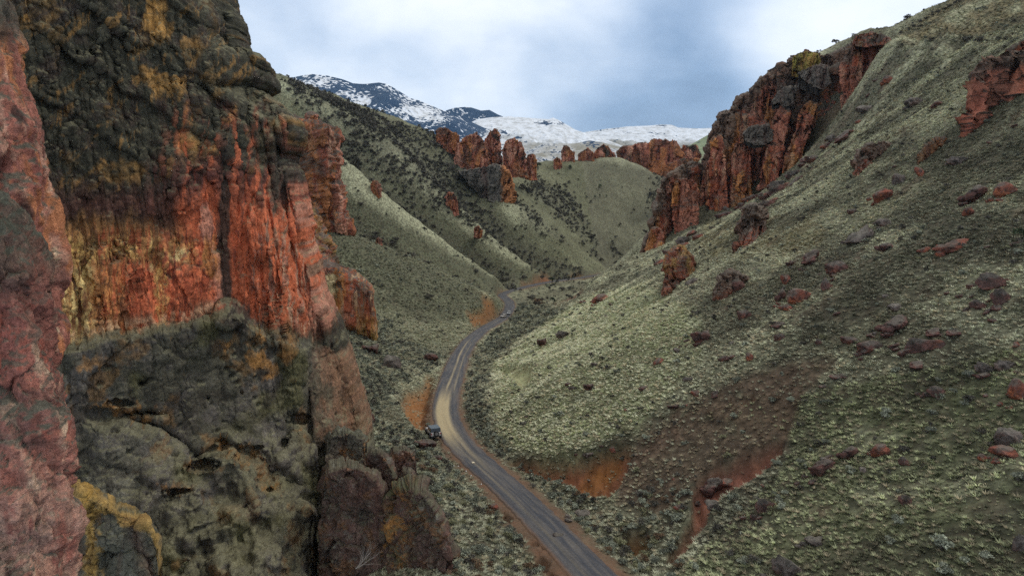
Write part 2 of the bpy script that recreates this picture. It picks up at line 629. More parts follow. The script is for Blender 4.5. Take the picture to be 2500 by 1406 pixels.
def height(X, Y):
    X, Y = np.asarray(X, float), np.asarray(Y, float)
    return bilin(gZ, X / Y, np.log(Y))


_RAYY = np.exp(np.linspace(math.log(30), math.log(2000), 1500))


def hit(u, v):
    """first point of the ground on the sight line through a photo point"""
    p = P(np.full(1500, u), np.full(1500, v), _RAYY)
    below = p[:, 2] < height(p[:, 0], p[:, 1])
    if not below.any():
        return None
    k = int(np.argmax(below))
    a, b = _RAYY[max(k - 1, 0)], _RAYY[k]
    for _ in range(14):
        m = 0.5 * (a + b)
        q = P(u, v, m)
        if q[2] < height(q[0:1], q[1:2])[0]:
            b = m
        else:
            a = m
    return P(u, v, b)


def depth_of(p):
    return p[1] * CP - (p[2] - CAMZ) * SP


# ------------------------------------------------------------------ what grows and what is bare
gU, gV = proj(np.stack([gX, gY, gZ], -1))
_n1 = fbm(_pp / 9.0, 4, 0.55, 41).reshape(gX.shape)
_n2 = fbm(_pp / 2.2, 3, 0.6, 52).reshape(gX.shape)
_n3 = fbm(_pp / 45.0, 3, 0.5, 63).reshape(gX.shape)
_wob = 9.0
gUn, gVn = gU + _n2 * _wob * 1.2 + _n1 * 10, gV + _n1 * _wob


def zone(poly, y0=0, y1=1e9):
    return inpoly(gUn, gVn, poly) & (gY > y0) & (gY < y1)


def soft(mask, k=2):
    m = mask.astype(np.float32)
    for _ in range(k):
        p = np.pad(m, 1, mode='edge')
        m = 0.4 * m + 0.15 * (p[2:, 1:-1] + p[:-2, 1:-1] + p[1:-1, 2:] + p[1:-1, :-2])
    return m


C_GRASS = np.array((0.186, 0.190, 0.128))
C_PALE = np.array((0.345, 0.362, 0.248))
C_OLIVE = np.array((0.118, 0.123, 0.085))
C_LUSH = np.array((0.120, 0.150, 0.068))
C_DARK = np.array((0.085, 0.088, 0.066))
C_BROWN = np.array((0.150, 0.098, 0.070))
C_RED = np.array((0.200, 0.072, 0.034))
C_ORANGE = np.array((0.330, 0.145, 0.048))
C_DUST = np.array((0.28, 0.195, 0.125))


def cmix(c, m, col, k=1.0):
    m = np.clip(m * k, 0, 1)[..., None]
    return c * (1 - m) + col * m


gC = np.ones(gX.shape + (3,)) * C_GRASS
gC = cmix(gC, sstep(-0.25, 0.45, _n3 + 0.5 * _n1), C_PALE, 0.7)
gC = cmix(gC, sstep(0.0, 0.6, -_n3 + 0.4 * _n2), C_OLIVE, 0.75)


def blur(m, r):
    for ax in (0, 1):
        p = np.pad(m, [(r + 1, r) if a == ax else (0, 0) for a in (0, 1)], mode='edge')
        c = np.cumsum(p, axis=ax)
        m = (np.take(c, range(2 * r + 1, c.shape[ax]), ax) - np.take(c, range(0, c.shape[ax] - 2 * r - 1), ax)) / (2 * r + 1)
    return m


gC = cmix(gC, soft(zone([(1360, 400), (1440, 380), (1600, 400), (1720, 440), (1600, 600), (1520, 640), (1400, 520)], 640, 1000), 8), C_OLIVE * 1.15, 0.8)
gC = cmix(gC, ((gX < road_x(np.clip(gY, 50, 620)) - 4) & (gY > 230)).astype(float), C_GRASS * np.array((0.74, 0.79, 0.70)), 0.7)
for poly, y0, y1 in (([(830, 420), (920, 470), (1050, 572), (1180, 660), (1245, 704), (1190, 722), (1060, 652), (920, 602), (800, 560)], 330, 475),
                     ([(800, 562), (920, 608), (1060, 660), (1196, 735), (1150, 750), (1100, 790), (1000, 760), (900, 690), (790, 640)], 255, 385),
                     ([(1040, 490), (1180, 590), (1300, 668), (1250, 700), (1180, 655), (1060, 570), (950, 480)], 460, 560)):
    gC = cmix(gC, soft(zone(poly, y0, y1), 5), C_OLIVE * np.array((0.86, 0.90, 0.86)), 0.8)  # shade of the camera-facing spur flanks, put into the ground colour
# crests painted paler as if catching more sky light, hollows hold the brush
g_conv = (blur(gZ, 2) - blur(gZ, 9)) / gY
gC = cmix(gC, sstep(0.0055, 0.0125, g_conv + 0.0012 * _n1) * (gY > 140), C_PALE * 1.15, 0.8)
g_hollow = sstep(0.0012, 0.0050, -g_conv + 0.0006 * _n1) * (gY > 200)
gC = cmix(gC, g_hollow, C_OLIVE * 0.85, 0.8)
LEFT_SIDE = (gX < road_x(np.clip(gY, 50, 620)) - 3)
# shrub-dark bands on the left ridges
Z_SHRUB = [
    ([(690, 190), (850, 255), (1000, 312), (1080, 335), (1130, 400), (1200, 480), (1230, 560), (1290, 600), (1330, 660), (1300, 650), (1200, 590), (1100, 525), (1000, 490), (900, 420), (830, 385), (760, 300)], 400, 800),
    ([(1310, 430), (1400, 480), (1440, 545), (1520, 615), (1500, 640), (1440, 600), (1380, 545), (1320, 490), (1270, 460)], 550, 800),
    ([(1250, 470), (1300, 520), (1390, 590), (1350, 585), (1270, 540)], 540, 720),
    ([(1590, 430), (1700, 430), (1720, 500), (1620, 560), (1580, 520)], 640, 1000),
]
g_shrub = np.zeros(gX.shape, np.float32)
for poly, y0, y1 in Z_SHRUB:
    g_shrub = np.maximum(g_shrub, soft(zone(poly, y0, y1), 4))
g_shrub = np.maximum(g_shrub * (0.55 + 0.9 * sstep(-0.3, 0.4, _n3 * 0.6 + _n1)), 0.55 * g_hollow * (gY > 380) * (gX < road_x(np.clip(gY, 50, 620))))
gC = cmix(gC, g_shrub, C_DARK * 1.25, 0.5)
# brush of the valley bottom beside the road
Z_BRUSH = [
    ([(1085, 870), (1040, 860), (930, 770), (880, 800), (830, 820), (890, 1000), (900, 1040), (1000, 920), (1060, 905)], 90, 300),
    ([(900, 1030), (1010, 1050), (1070, 1110), (1160, 1190), (1300, 1330), (1380, 1420), (1080, 1420), (1040, 1260), (930, 1120)], 40, 140),
    ([(1250, 740), (1330, 750), (1380, 760), (1260, 830), (1200, 900), (1180, 960), (1220, 1080), (1330, 1140), (1500, 1240), (1640, 1420), (1500, 1420), (1420, 1330), (1250, 1150), (1120, 1040), (1130, 950), (1170, 850)], 55, 420),
    ([(1230, 700), (1330, 660), (1420, 680), (1340, 700), (1260, 712), (1180, 715), (1150, 700)], 400, 620),
    ([(1540, 1200), (1700, 1180), (1660, 1420), (1560, 1420)], 40, 130),
]
g_brush = np.zeros(gX.shape, np.float32)
for poly, y0, y1 in Z_BRUSH:
    g_brush = np.maximum(g_brush, soft(zone(poly, y0, y1), 4))
gC = cmix(gC, g_brush, np.array((0.15, 0.16, 0.105)), 0.7)
# lush low part and brown scree of the right slope
g_lush = soft(zone([(1650, 1000), (1900, 980), (2520, 850), (2520, 1420), (1640, 1420), (1900, 1160), (1930, 1080)], 30, 140), 6)
gC = cmix(gC, g_lush * sstep(-0.5, 0.3, _n1 + 0.2), C_LUSH, 0.65)
g_brown = soft(zone([(1540, 1090), (1640, 1010), (1800, 920), (2000, 860), (2060, 880), (1960, 960), (1920, 1100), (1780, 1200), (1600, 1260), (1500, 1230)], 30, 190), 6)
gC = cmix(gC, g_brown * sstep(-0.7, 0.2, _n2 + 0.35), C_BROWN, 0.85)
gC = cmix(gC, soft(zone([(1800, 400), (2160, 120), (2190, 260), (2050, 420), (1900, 480), (1720, 520)], 200, 480), 6) * sstep(-0.3, 0.4, _n1), C_BROWN, 0.6)
gC = cmix(gC, soft(zone([(2190, 84), (2340, -5), (2520, -100), (2520, 98), (2350, 94), (2200, 105)], 280, 520), 3), np.array((0.19, 0.16, 0.085)), 0.8)
gC = cmix(gC, soft(zone([(1850, 540), (1990, 520), (2010, 600), (1900, 640), (1700, 620), (1720, 540)], 100, 400), 8), np.array((0.24, 0.20, 0.085)), 0.55)
gC = cmix(gC, sstep(0.35, 0.7, _n1 + 0.5 * _n2) * ((gX > foot_x(gY)) & (gY < 330)), C_BROWN, 0.6)
# bare red and orange banks
Z_RED = [
    ([(1260, 1118), (1340, 1125), (1400, 1108), (1480, 1088), (1538, 1072), (1545, 1110), (1530, 1160), (1490, 1205), (1430, 1205), (1390, 1180), (1290, 1150), (1235, 1132)], 55, 160, C_RED * 1.1),
    ([(1452, 1095), (1520, 1085), (1525, 1115), (1490, 1160), (1450, 1190), (1400, 1178), (1420, 1140)], 55, 160, C_ORANGE * 0.72),
    ([(1222, 898), (1262, 888), (1302, 896), (1290, 935), (1272, 948), (1255, 925), (1225, 908)], 110, 260, C_RED * 0.9),
    ([(980, 960), (1005, 952), (1030, 935), (1048, 905), (1062, 925), (1056, 985), (1040, 1052), (1010, 1045), (985, 1000)], 100, 215, C_ORANGE * 0.9),
    ([(1180, 725), (1196, 720), (1212, 748), (1224, 768), (1210, 775), (1175, 790), (1145, 805), (1143, 762), (1175, 752)], 290, 410, C_ORANGE * 0.75),
    ([(1265, 690), (1290, 682), (1300, 668), (1345, 672), (1348, 688), (1310, 697), (1268, 703)], 450, 600, C_RED),
    ([(1352, 676), (1400, 664), (1432, 668), (1420, 678), (1370, 682)], 500, 640, C_ORANGE * 0.45),
    ([(1700, 1190), (1760, 1130), (1910, 1070), (1920, 1090), (1860, 1150), (1790, 1190), (1740, 1230), (1720, 1280), (1650, 1380), (1620, 1380), (1690, 1260)], 40, 140, np.array((0.21, 0.085, 0.062))),
    ([(1345, 725), (1400, 705), (1440, 700), (1400, 730), (1360, 750)], 250, 420, C_BROWN),
    ([(1515, 1300), (1580, 1290), (1590, 1340), (1540, 1350)], 40, 120, C_ORANGE * 0.6),
    ([(1790, 975), (1850, 950), (1860, 965), (1820, 985)], 60, 140, C_ORANGE * 0.7),
    ([(1335, 1420), (1285, 1330), (1225, 1250), (1180, 1180), (1215, 1180), (1330, 1300), (1400, 1380), (1420, 1420)], 45, 110, C_BROWN * np.array((1.45, 1.25, 1.1))),
]
g_bare = np.zeros(gX.shape, np.float32)
for poly, y0, y1, col in Z_RED:
    m = soft(zone(poly, y0, y1), 9)
    m = m * sstep(0.28, 0.62, m + 0.30 * _n2 + 0.25 * _n1)
    gC = cmix(gC, m, np.asarray(col) * 0.82, 0.92)
    g_bare = np.maximum(g_bare, m)
# dusty verge of the road
g_verge = (1 - sstep(ROAD_HALF + 0.2, ROAD_HALF + 2.6, _ra + _n2 * 1.2)) * _on
gC = cmix(gC, g_verge, np.array((0.125, 0.085, 0.058)))
g_bare = np.maximum(g_bare, g_verge)
# light green far hill beyond the gap
gC = cmix(gC, (gY > 1100).astype(float), np.array((0.19, 0.24, 0.16)))
_pat = fbm(_pp / 17.0, 4, 0.6, 74).reshape(gX.shape)
_R = (gX > foot_x(gY) + 3) & (gY < 330)
gC = cmix(gC, sstep(0.0, 0.35, _pat) * _R * (1 - g_bare) * (1 - 0.7 * g_brown), C_OLIVE * 0.75, 0.75)
gC = cmix(gC, sstep(0.08, 0.4, -_pat) * _R * (1 - g_bare) * (1 - 0.9 * g_brown), C_PALE * 1.2, 0.65)
gC = cmix(gC, soft(zone([(1210, 890), (1300, 815), (1400, 745), (1560, 690), (1700, 760), (1720, 860), (1640, 960), (1560, 1040), (1420, 1100), (1340, 1120), (1240, 1090), (1200, 1010)], 90, 340), 12), C_PALE * np.array((1.10, 1.18, 0.98)) * (1 + 0.25 * _pat)[..., None], 0.8)
gC = np.clip(gC * (1 + 0.20 * _n2 + 0.14 * _n1)[..., None], 0.01, 1)
# the bare banks are eaten back into the slope, with a broken brink and runnels
gZ = gZ - np.clip(g_bare - g_verge, 0, 1) * (1.7 + 0.6 * _n2 + 0.6 * ridged(np.stack([(gX / 1.6).ravel(), (gY / 6).ravel(), 0 * gX.ravel()], 1), 2, 0.5, 88).reshape(gX.shape))


def terrain_material():
    m, t, b = principled("hillside_ground", 0.95)
    pos = t.new('ShaderNodeNewGeometry').outputs['Position']
    col = t.new('ShaderNodeVertexColor', layer_name='Col').outputs[0]
    bare = t.new('ShaderNodeVertexColor', layer_name='Bare').outputs[0]
    tuft = t.new('ShaderNodeTexVoronoi', {'Vector': t.vmath('ADD', pos, t.vmath('SCALE', t.new('ShaderNodeTexNoise', {'Vector': pos, 'Scale': 0.9}).outputs[1])), 'Scale': 0.85}, feature='F1')
    n = t.noise(pos, 2.3, 4, 0.6)
    big = t.noise(pos, 0.16, 4, 0.6)
    # pale tussocks, the shade between them painted into the colour
    tu = t.math('MULTIPLY', t.maprange(tuft.outputs['Distance'], 0.15, 0.75, 1.35, 0.50), t.maprange(n, 0.3, 0.7, 0.75, 1.25))
    tu = t.math('MULTIPLY', tu, t.maprange(big, 0.3, 0.7, 0.85, 1.15))
    flat = t.maprange(n, 0.3, 0.7, 0.78, 1.22)
    k = t.new('ShaderNodeMix', {0: bare, 2: tu, 3: flat}).outputs[0]
    c = t.vmath('SCALE', col)
    t.t.links.new(k, c.node.inputs['Scale'])
    wash = t.maprange(t.noise(pos, 0.45, 5, 0.65), 0.45, 0.68, 0.0, 0.4)
    c2 = t.mix(wash, c, t.mix(bare, (0.12, 0.095, 0.07), (0.20, 0.09, 0.05)))
    t.t.links.new(c2, b.inputs['Base Color'])
    hgt = t.math('SUBTRACT', t.math('MULTIPLY', n, 0.6), t.math('MULTIPLY', tuft.outputs['Distance'], t.math('SUBTRACT', 1.0, bare)))
    bp = t.new('ShaderNodeBump', {'Strength': 0.8, 'Distance': 0.35, 'Height': hgt})
    t.t.links.new(bp.outputs[0], b.inputs['Normal'])
    return m


def build_terrain():
    V = np.stack([gX, gY, gZ], -1)
    me = raw_mesh("terrain", V, grid_quads(NA, NB, False)[:, ::-1])
    # shade between the tussocks close by is put into the ground colour
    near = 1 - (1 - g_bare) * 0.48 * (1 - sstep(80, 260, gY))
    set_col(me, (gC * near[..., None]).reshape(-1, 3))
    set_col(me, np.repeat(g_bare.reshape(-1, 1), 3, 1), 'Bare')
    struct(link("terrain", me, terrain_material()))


build_terrain()


def build_road():
    Ys = np.linspace(48, 622, 1150)
    s = np.linspace(-1, 1, 29)
    X0 = road_x(Ys)
    hd = np.interp(Ys, _yy, _hd)
    nx, ny = 1 / np.sqrt(1 + hd ** 2), -hd / np.sqrt(1 + hd ** 2)
    edge = 1 + 0.10 * pn(np.stack([Ys / 3.0, 0 * Ys, 0 * Ys], 1), 5) + 0.08 * pn(np.stack([Ys / 0.9, 0 * Ys, 0 * Ys], 1), 6)
    half = road_half(Ys) + 0.25
    off = s[None, :] * (half * edge)[:, None]
    X = X0[:, None] + off * nx[:, None]
    Y = Ys[:, None] + off * ny[:, None]
    Z = zr(Ys)[:, None] + CAMZ + 0.0 * off
    p = np.stack([X.ravel(), Y.ravel(), 0 * X.ravel()], 1)
    # a light crown, wheel ruts and ragged low edges
    rut = -0.05 * (np.exp(-((off - 0.9) / 0.35) ** 2) + np.exp(-((off + 0.9) / 0.35) ** 2))
    Z = Z + 0.10 * (1 - s[None, :] ** 2) + rut + (fbm(p / 1.2, 3, 0.5, 4) * 0.03).reshape(X.shape) - 0.25 * sstep(0.93, 1.0, np.abs(s))[None, :] + 0.06
    along = np.repeat(Ys[:, None], len(s), 1)
    n_al = fbm(np.stack([off.ravel() * 1.6, along.ravel() / 14.0, 0 * p[:, 2]], 1), 4, 0.55, 8).reshape(X.shape)
    n_fi = fbm(np.stack([off.ravel() * 4.0, along.ravel() / 5.0, 0 * p[:, 2]], 1), 3, 0.6, 18).reshape(X.shape)
    slate = np.array((0.048, 0.053, 0.066))
    slate2 = np.array((0.092, 0.090, 0.093))
    c = slate + (slate2 - slate) * sstep(-0.35, 0.45, n_al + 0.4 * n_fi)[..., None]
    # dusty tan wheel tracks, strongest round the bend past the parked car
    bend = np.exp(-((along - 134) / 16.0) ** 2) * 1.25 + np.exp(-((along - 116) / 9) ** 2) * 0.6
    tr = np.zeros_like(off)
    for o, w in ((-1.35, 0.50), (-0.55, 0.42), (0.35, 0.5)):
        tr += np.exp(-((off - o - 0.25 * np.sin(along / 23.0)) / w) ** 2)
    tan = np.clip(tr * bend + 0.1 * n_fi, 0, 1)
    t2 = np.exp(-((off + 0.3 + 0.3 * np.sin(along / 17.0)) / 0.28) ** 2) * sstep(140, 160, along) * (1 - sstep(235, 270, along)) * 0.85
    t2 += np.exp(-((off - 1.4) / 0.22) ** 2) * sstep(140, 160, along) * (1 - sstep(220, 260, along)) * 0.55
    t2 += np.exp(-((off + 0.75) / 0.18) ** 2) * (1 - sstep(95, 118, along)) * 0.30
    t2 += np.exp(-((off - 0.2 - (along - 100) * 0.02) / 0.5) ** 2) * sstep(88, 104, along) * (1 - sstep(112, 125, along)) * 0.7
    t2 += np.exp(-((off + 0.2) / 0.25) ** 2) * sstep(280, 320, along) * (1 - sstep(330, 350, along)) * 0.4
    tan = np.clip(np.maximum(tan, t2 * (0.75 + 0.5 * n_al)), 0, 1)
    c = cmix(c, tan, np.array((0.40, 0.335, 0.205)), 0.9)
    eg = sstep(0.72, 1.0, np.abs(s)[None, :] + 0.16 * n_al)
    c = cmix(c, eg, np.array((0.115, 0.085, 0.068)), 0.85)
    # orange silt on the near left edge
    c = cmix(c, (1 - sstep(-2.7, -1.6, off + 0.5 * n_al)) * (1 - sstep(62, 92, along)), np.array((0.22, 0.125, 0.07)), 0.9)
    me = raw_mesh("road", np.stack([X, Y, Z], -1), grid_quads(len(Ys), len(s), False)[:, ::-1])
    set_col(me, c.reshape(-1, 3))
    m, t, b = principled("gravel_road", 0.8)
    pos = t.new('ShaderNodeNewGeometry').outputs['Position']
    col = t.new('ShaderNodeVertexColor', layer_name='Col').outputs[0]
    n = t.noise(pos, 3.0, 6, 0.7)
    k = t.maprange(n, 0.3, 0.7, 0.75, 1.25)
    cc = t.vmath('SCALE', col)
    t.t.links.new(k, cc.node.inputs['Scale'])
    t.t.links.new(cc, b.inputs['Base Color'])
    bp = t.new('ShaderNodeBump', {'Strength': 0.5, 'Distance': 0.06, 'Height': n})
    t.t.links.new(bp.outputs[0], b.inputs['Normal'])
    struct(link("road", me, m))


build_road()
# ------------------------------------------------------------------ rock walls, towers and outcrops
K_RED = np.array((0.450, 0.120, 0.055))
K_BRICK = np.array((0.330, 0.120, 0.080))
K_ORANGE = np.array((0.500, 0.215, 0.075))
K_OCHRE = np.array((0.440, 0.290, 0.095))
K_PALE = np.array((0.620, 0.420, 0.255))
K_PINK = np.array((0.520, 0.255, 0.180))
K_MAROON = np.array((0.165, 0.062, 0.050))
K_LICHEN = np.array((0.095, 0.092, 0.066))
K_GREY = np.array((0.135, 0.122, 0.108))
K_DARK = np.array((0.060, 0.050, 0.042))
K_MOSS = np.array((0.150, 0.165, 0.050))

MAT_ROCK = rock_material("weathered_tuff", 1.0, 0.35, 0.6)
MAT_FAR = rock_material("far_tuff", 3.6, 0.10, 0.6, 0.55)
MAT_DISTANT = rock_material("distant_tuff", 7.0, 0.0, 0.6, 0.5)
MAT_NEAR = rock_material("close_tuff", 0.4, 0.10, 1.0)


def rock_relief(p, n, size, seed, blocks=0.5, crack=0.5, pits=0.0, rough=1.0, flute=0.0, strata=0.0, fibre=0.0):
    """push a surface in and out: bulges, jointed blocks, flutes, ledges, cracks, hollows (size in metres)"""
    q = p / size
    d = fbm(q * 0.8, 3, 0.5, seed) * 0.30 * rough
    warp = np.stack([fbm(q * 1.7 + 9 * k, 3, 0.55, seed + 30 + k) for k in range(3)], 1)
    qb = (q + 0.16 * warp) * np.array((1.0, 1.0, 0.62))
    v1, e1 = facets(qb * 0.85, seed)
    v2, e2 = facets(qb * 2.7 + 4.2, seed + 3)
    v3, e3 = facets((q + 0.05 * warp) * 6.5 + 1.2, seed + 6)
    d += blocks * (0.95 * v1 + 0.30 * v2 + 0.07 * v3)
    d -= crack * (0.20 * np.exp(-(e1 / 0.06) ** 2) + 0.09 * np.exp(-(e2 / 0.08) ** 2) + 0.03 * np.exp(-(e3 / 0.12) ** 2))
    if flute > 0:
        fq = (q + 0.12 * warp) * np.array((1.0, 1.0, 0.22))
        d += flute * (0.50 * ridged(fq * 0.6, 2, 0.5, seed + 10) + 0.30 * ridged(fq * 1.5 + 3, 3, 0.55, seed + 11) + 0.10 * ridged(fq * 4.2 + 3, 2, 0.6, seed + 12) - 0.15)
    if fibre > 0:
        fq = (q + 0.10 * warp + 0.06 * q[:, 2:3] * np.array((1.0, 0, 0))) * np.array((5.0, 5.0, 0.8))
        d += fibre * (ridged(fq, 3, 0.55, seed + 16) + 0.6 * np.floor(2.5 * pn(fq * 0.45, seed + 17)) / 2.5)
    if strata > 0:
        zz = np.stack([0.10 * q[:, 0], 0.10 * q[:, 1], q[:, 2] * 1.5 + 0.35 * warp[:, 2]], 1)
        d += strata * 0.24 * (np.abs(pn(zz * 2.0, seed + 14)) ** 0.6 - 0.45 + 0.5 * pn(zz * 5.0, seed + 15))
    d += ridged(q * 4.2, 3, 0.55, seed + 5) * 0.035 * rough
    if pits > 0:
        h1, h2, hid = worley(q * np.array((1.6, 1.6, 1.1)) + 2.7, seed + 8)
        d -= (hid > 0.55) * (1 - sstep(0.12, 0.42, h1)) * pits
    return p + n * ((d + 0.07 * crack) * size)[:, None]


def rock_colours(p, n, seed, size, top=0.45, mix=(0.5, 0.3, 0.2), dark=0.4):
    """mineral zones of an ordinary outcrop: red body, orange and pale panels, dark varnish, lichen on what faces the sky"""
    q = p / size
    panel = fbm(q * np.array((1.1, 1.1, 0.30)), 3, 0.5, seed + 1)
    streak = fbm(q * np.array((3.0, 3.0, 0.30)), 3, 0.55, seed + 7)
    patch = fbm(q * 0.8, 4, 0.5, seed + 2)
    c = np.repeat(K_BRICK[None] * 1.05, len(p), 0)
    c = lerp(c, K_RED * 1.05, sstep(-0.25, 0.15, patch) * mix[0])
    c = lerp(c, K_ORANGE, sstep(0.05, 0.25, panel) * min(1, mix[1] * 1.7))
    c = lerp(c, K_PINK * 1.1, sstep(0.10, 0.32, -panel + 0.3 * streak) * min(1, mix[2] * 2))
    c = lerp(c, K_PALE * 0.9, sstep(0.30, 0.45, streak) * mix[1] * 0.8)
    c = lerp(c, K_MAROON * 1.1, sstep(0.18, 0.36, -streak + 0.3 * patch) * dark)
    up = n[:, 2] + 0.30 * patch + 0.15 * streak
    c = lerp(c, K_GREY * 0.85, sstep(top - 0.12, top + 0.12, up) * 0.92)
    z = (p[:, 2] - p[:, 2].min()) / (np.ptp(p[:, 2]) + 1e-6)
    c = lerp(c, K_DARK * 1.25, sstep(0.25, 0.42, patch + 0.45 * (z - 0.5) + 0.2 * n[:, 2]) * min(1, dark * 1.4))
    c = lerp(c, K_LICHEN, sstep(0.25, 0.45, fbm(q * 0.7 + 3, 3, 0.5, seed + 9)) * 0.5 * dark)
    return c


def tube(e1, e2, th, ns, nt, pw=2.8, bulge=0.5, lean=(0, 0)):
    """closed body between two edge lines of 3-D points; th is its thickness along the view, bulge the share towards the near side"""
    t = np.linspace(0, 1, ns)

    def rs(e):
        e = np.asarray(e, float)
        return np.stack([np.interp(t, np.linspace(0, 1, len(e)), e[:, k]) for k in range(e.shape[1])], 1)
    a, b = rs(e1), rs(e2)
    thick = np.interp(t, np.linspace(0, 1, len(th)), th)
    endc = np.clip((1 - (2 * t - 1) ** 12) ** 0.5, 0.0, 1)
    endc[0] = endc[-1] = 0.02
    c, hv = (a + b) / 2, (b - a) / 2 * endc[:, None]
    fwd = c.copy()
    fwd[:, 2] = 0
    fwd /= np.linalg.norm(fwd, axis=1)[:, None]
    th_ = np.linspace(0, 2 * np.pi, nt, endpoint=False)
    cc, ss = np.cos(th_), np.sin(th_)
    cs = np.sign(cc) * np.abs(cc) ** (2 / pw)
    sn = np.sign(ss) * np.abs(ss) ** (2 / pw)
    k = np.where(sn > 0, 2 * (1 - bulge), 2 * bulge)
    V = c[:, None] + hv[:, None] * cs[None, :, None] + fwd[:, None] * ((thick * endc)[:, None] * (sn * k)[None, :] * 0.5)[..., None]
    return V


def finish_rock(name, V, wrap, size, seed, colf, mat, relief=None, flip=False, parent=None):
    V = np.asarray(V, np.float32)
    ns, nt = V.shape[:2]
    for k in range(2):
        n = grid_normals(V, wrap)
        if flip:
            n = -n
        if k == 0:
            V = rock_relief(V.reshape(-1, 3), n.reshape(-1, 3), size, seed, **(relief or {})).reshape(V.shape)
    col = colf(V.reshape(-1, 3), n.reshape(-1, 3), (ns, nt))
    q = grid_quads(ns, nt, wrap)
    me = raw_mesh(name, V, q if not flip else q[:, ::-1])
    set_col(me, col)
    return link(name, me, mat, parent)


def outcrop(name, left, right, Y, th, ns, nt, size, seed, label, cat, group=None, mat=None, relief=None, pw=2.8, top=0.45, mix=(0.5, 0.3, 0.2), dark=0.4, colf=None, lean=0.0, jag=0.0):
    """left/right (or top/bottom) photo outlines, with forward distances Y along them"""
    n = max(len(left), len(right))
    L, R = resample(np.array(left, float), 24), resample(np.array(right, float), 24)
    Yl = np.interp(np.linspace(0, 1, 24), np.linspace(0, 1, len(Y)), Y)
    m = 24
    if jag > 0:
        m = 160
        L, R = resample(L, m), resample(R, m)
        Yl = np.interp(np.linspace(0, 1, m), np.linspace(0, 1, 24), Yl)
        k = np.arange(m)
        st = np.floor(pn(np.stack([k / 5.0, 0 * k + seed, 0 * k], 1), seed) * 3) / 3 + 0.5 * pn(np.stack([k / 2.0, 0 * k + seed, 0 * k], 1), seed + 1)
        L[:, 1] += jag * st
    e1, e2 = P(L[:, 0], L[:, 1], Yl + lean), P(R[:, 0], R[:, 1], Yl)
    V = tube(e1, e2, th, ns, nt, pw)
    c = V.reshape(-1, 3).mean(0)
    nrm = grid_normals(V, True)
    mid = ns // 2
    flip = np.sum(nrm[mid] * (V[mid] - V[mid].mean(0)), axis=-1).mean() < 0
    cf = colf or (lambda p, nn, s: rock_colours(p, nn, seed, size, top, mix, dark))
    o = finish_rock(name, V, True, size, seed, cf, mat or MAT_FAR, relief, flip)
    return tag(o, label, cat, group)


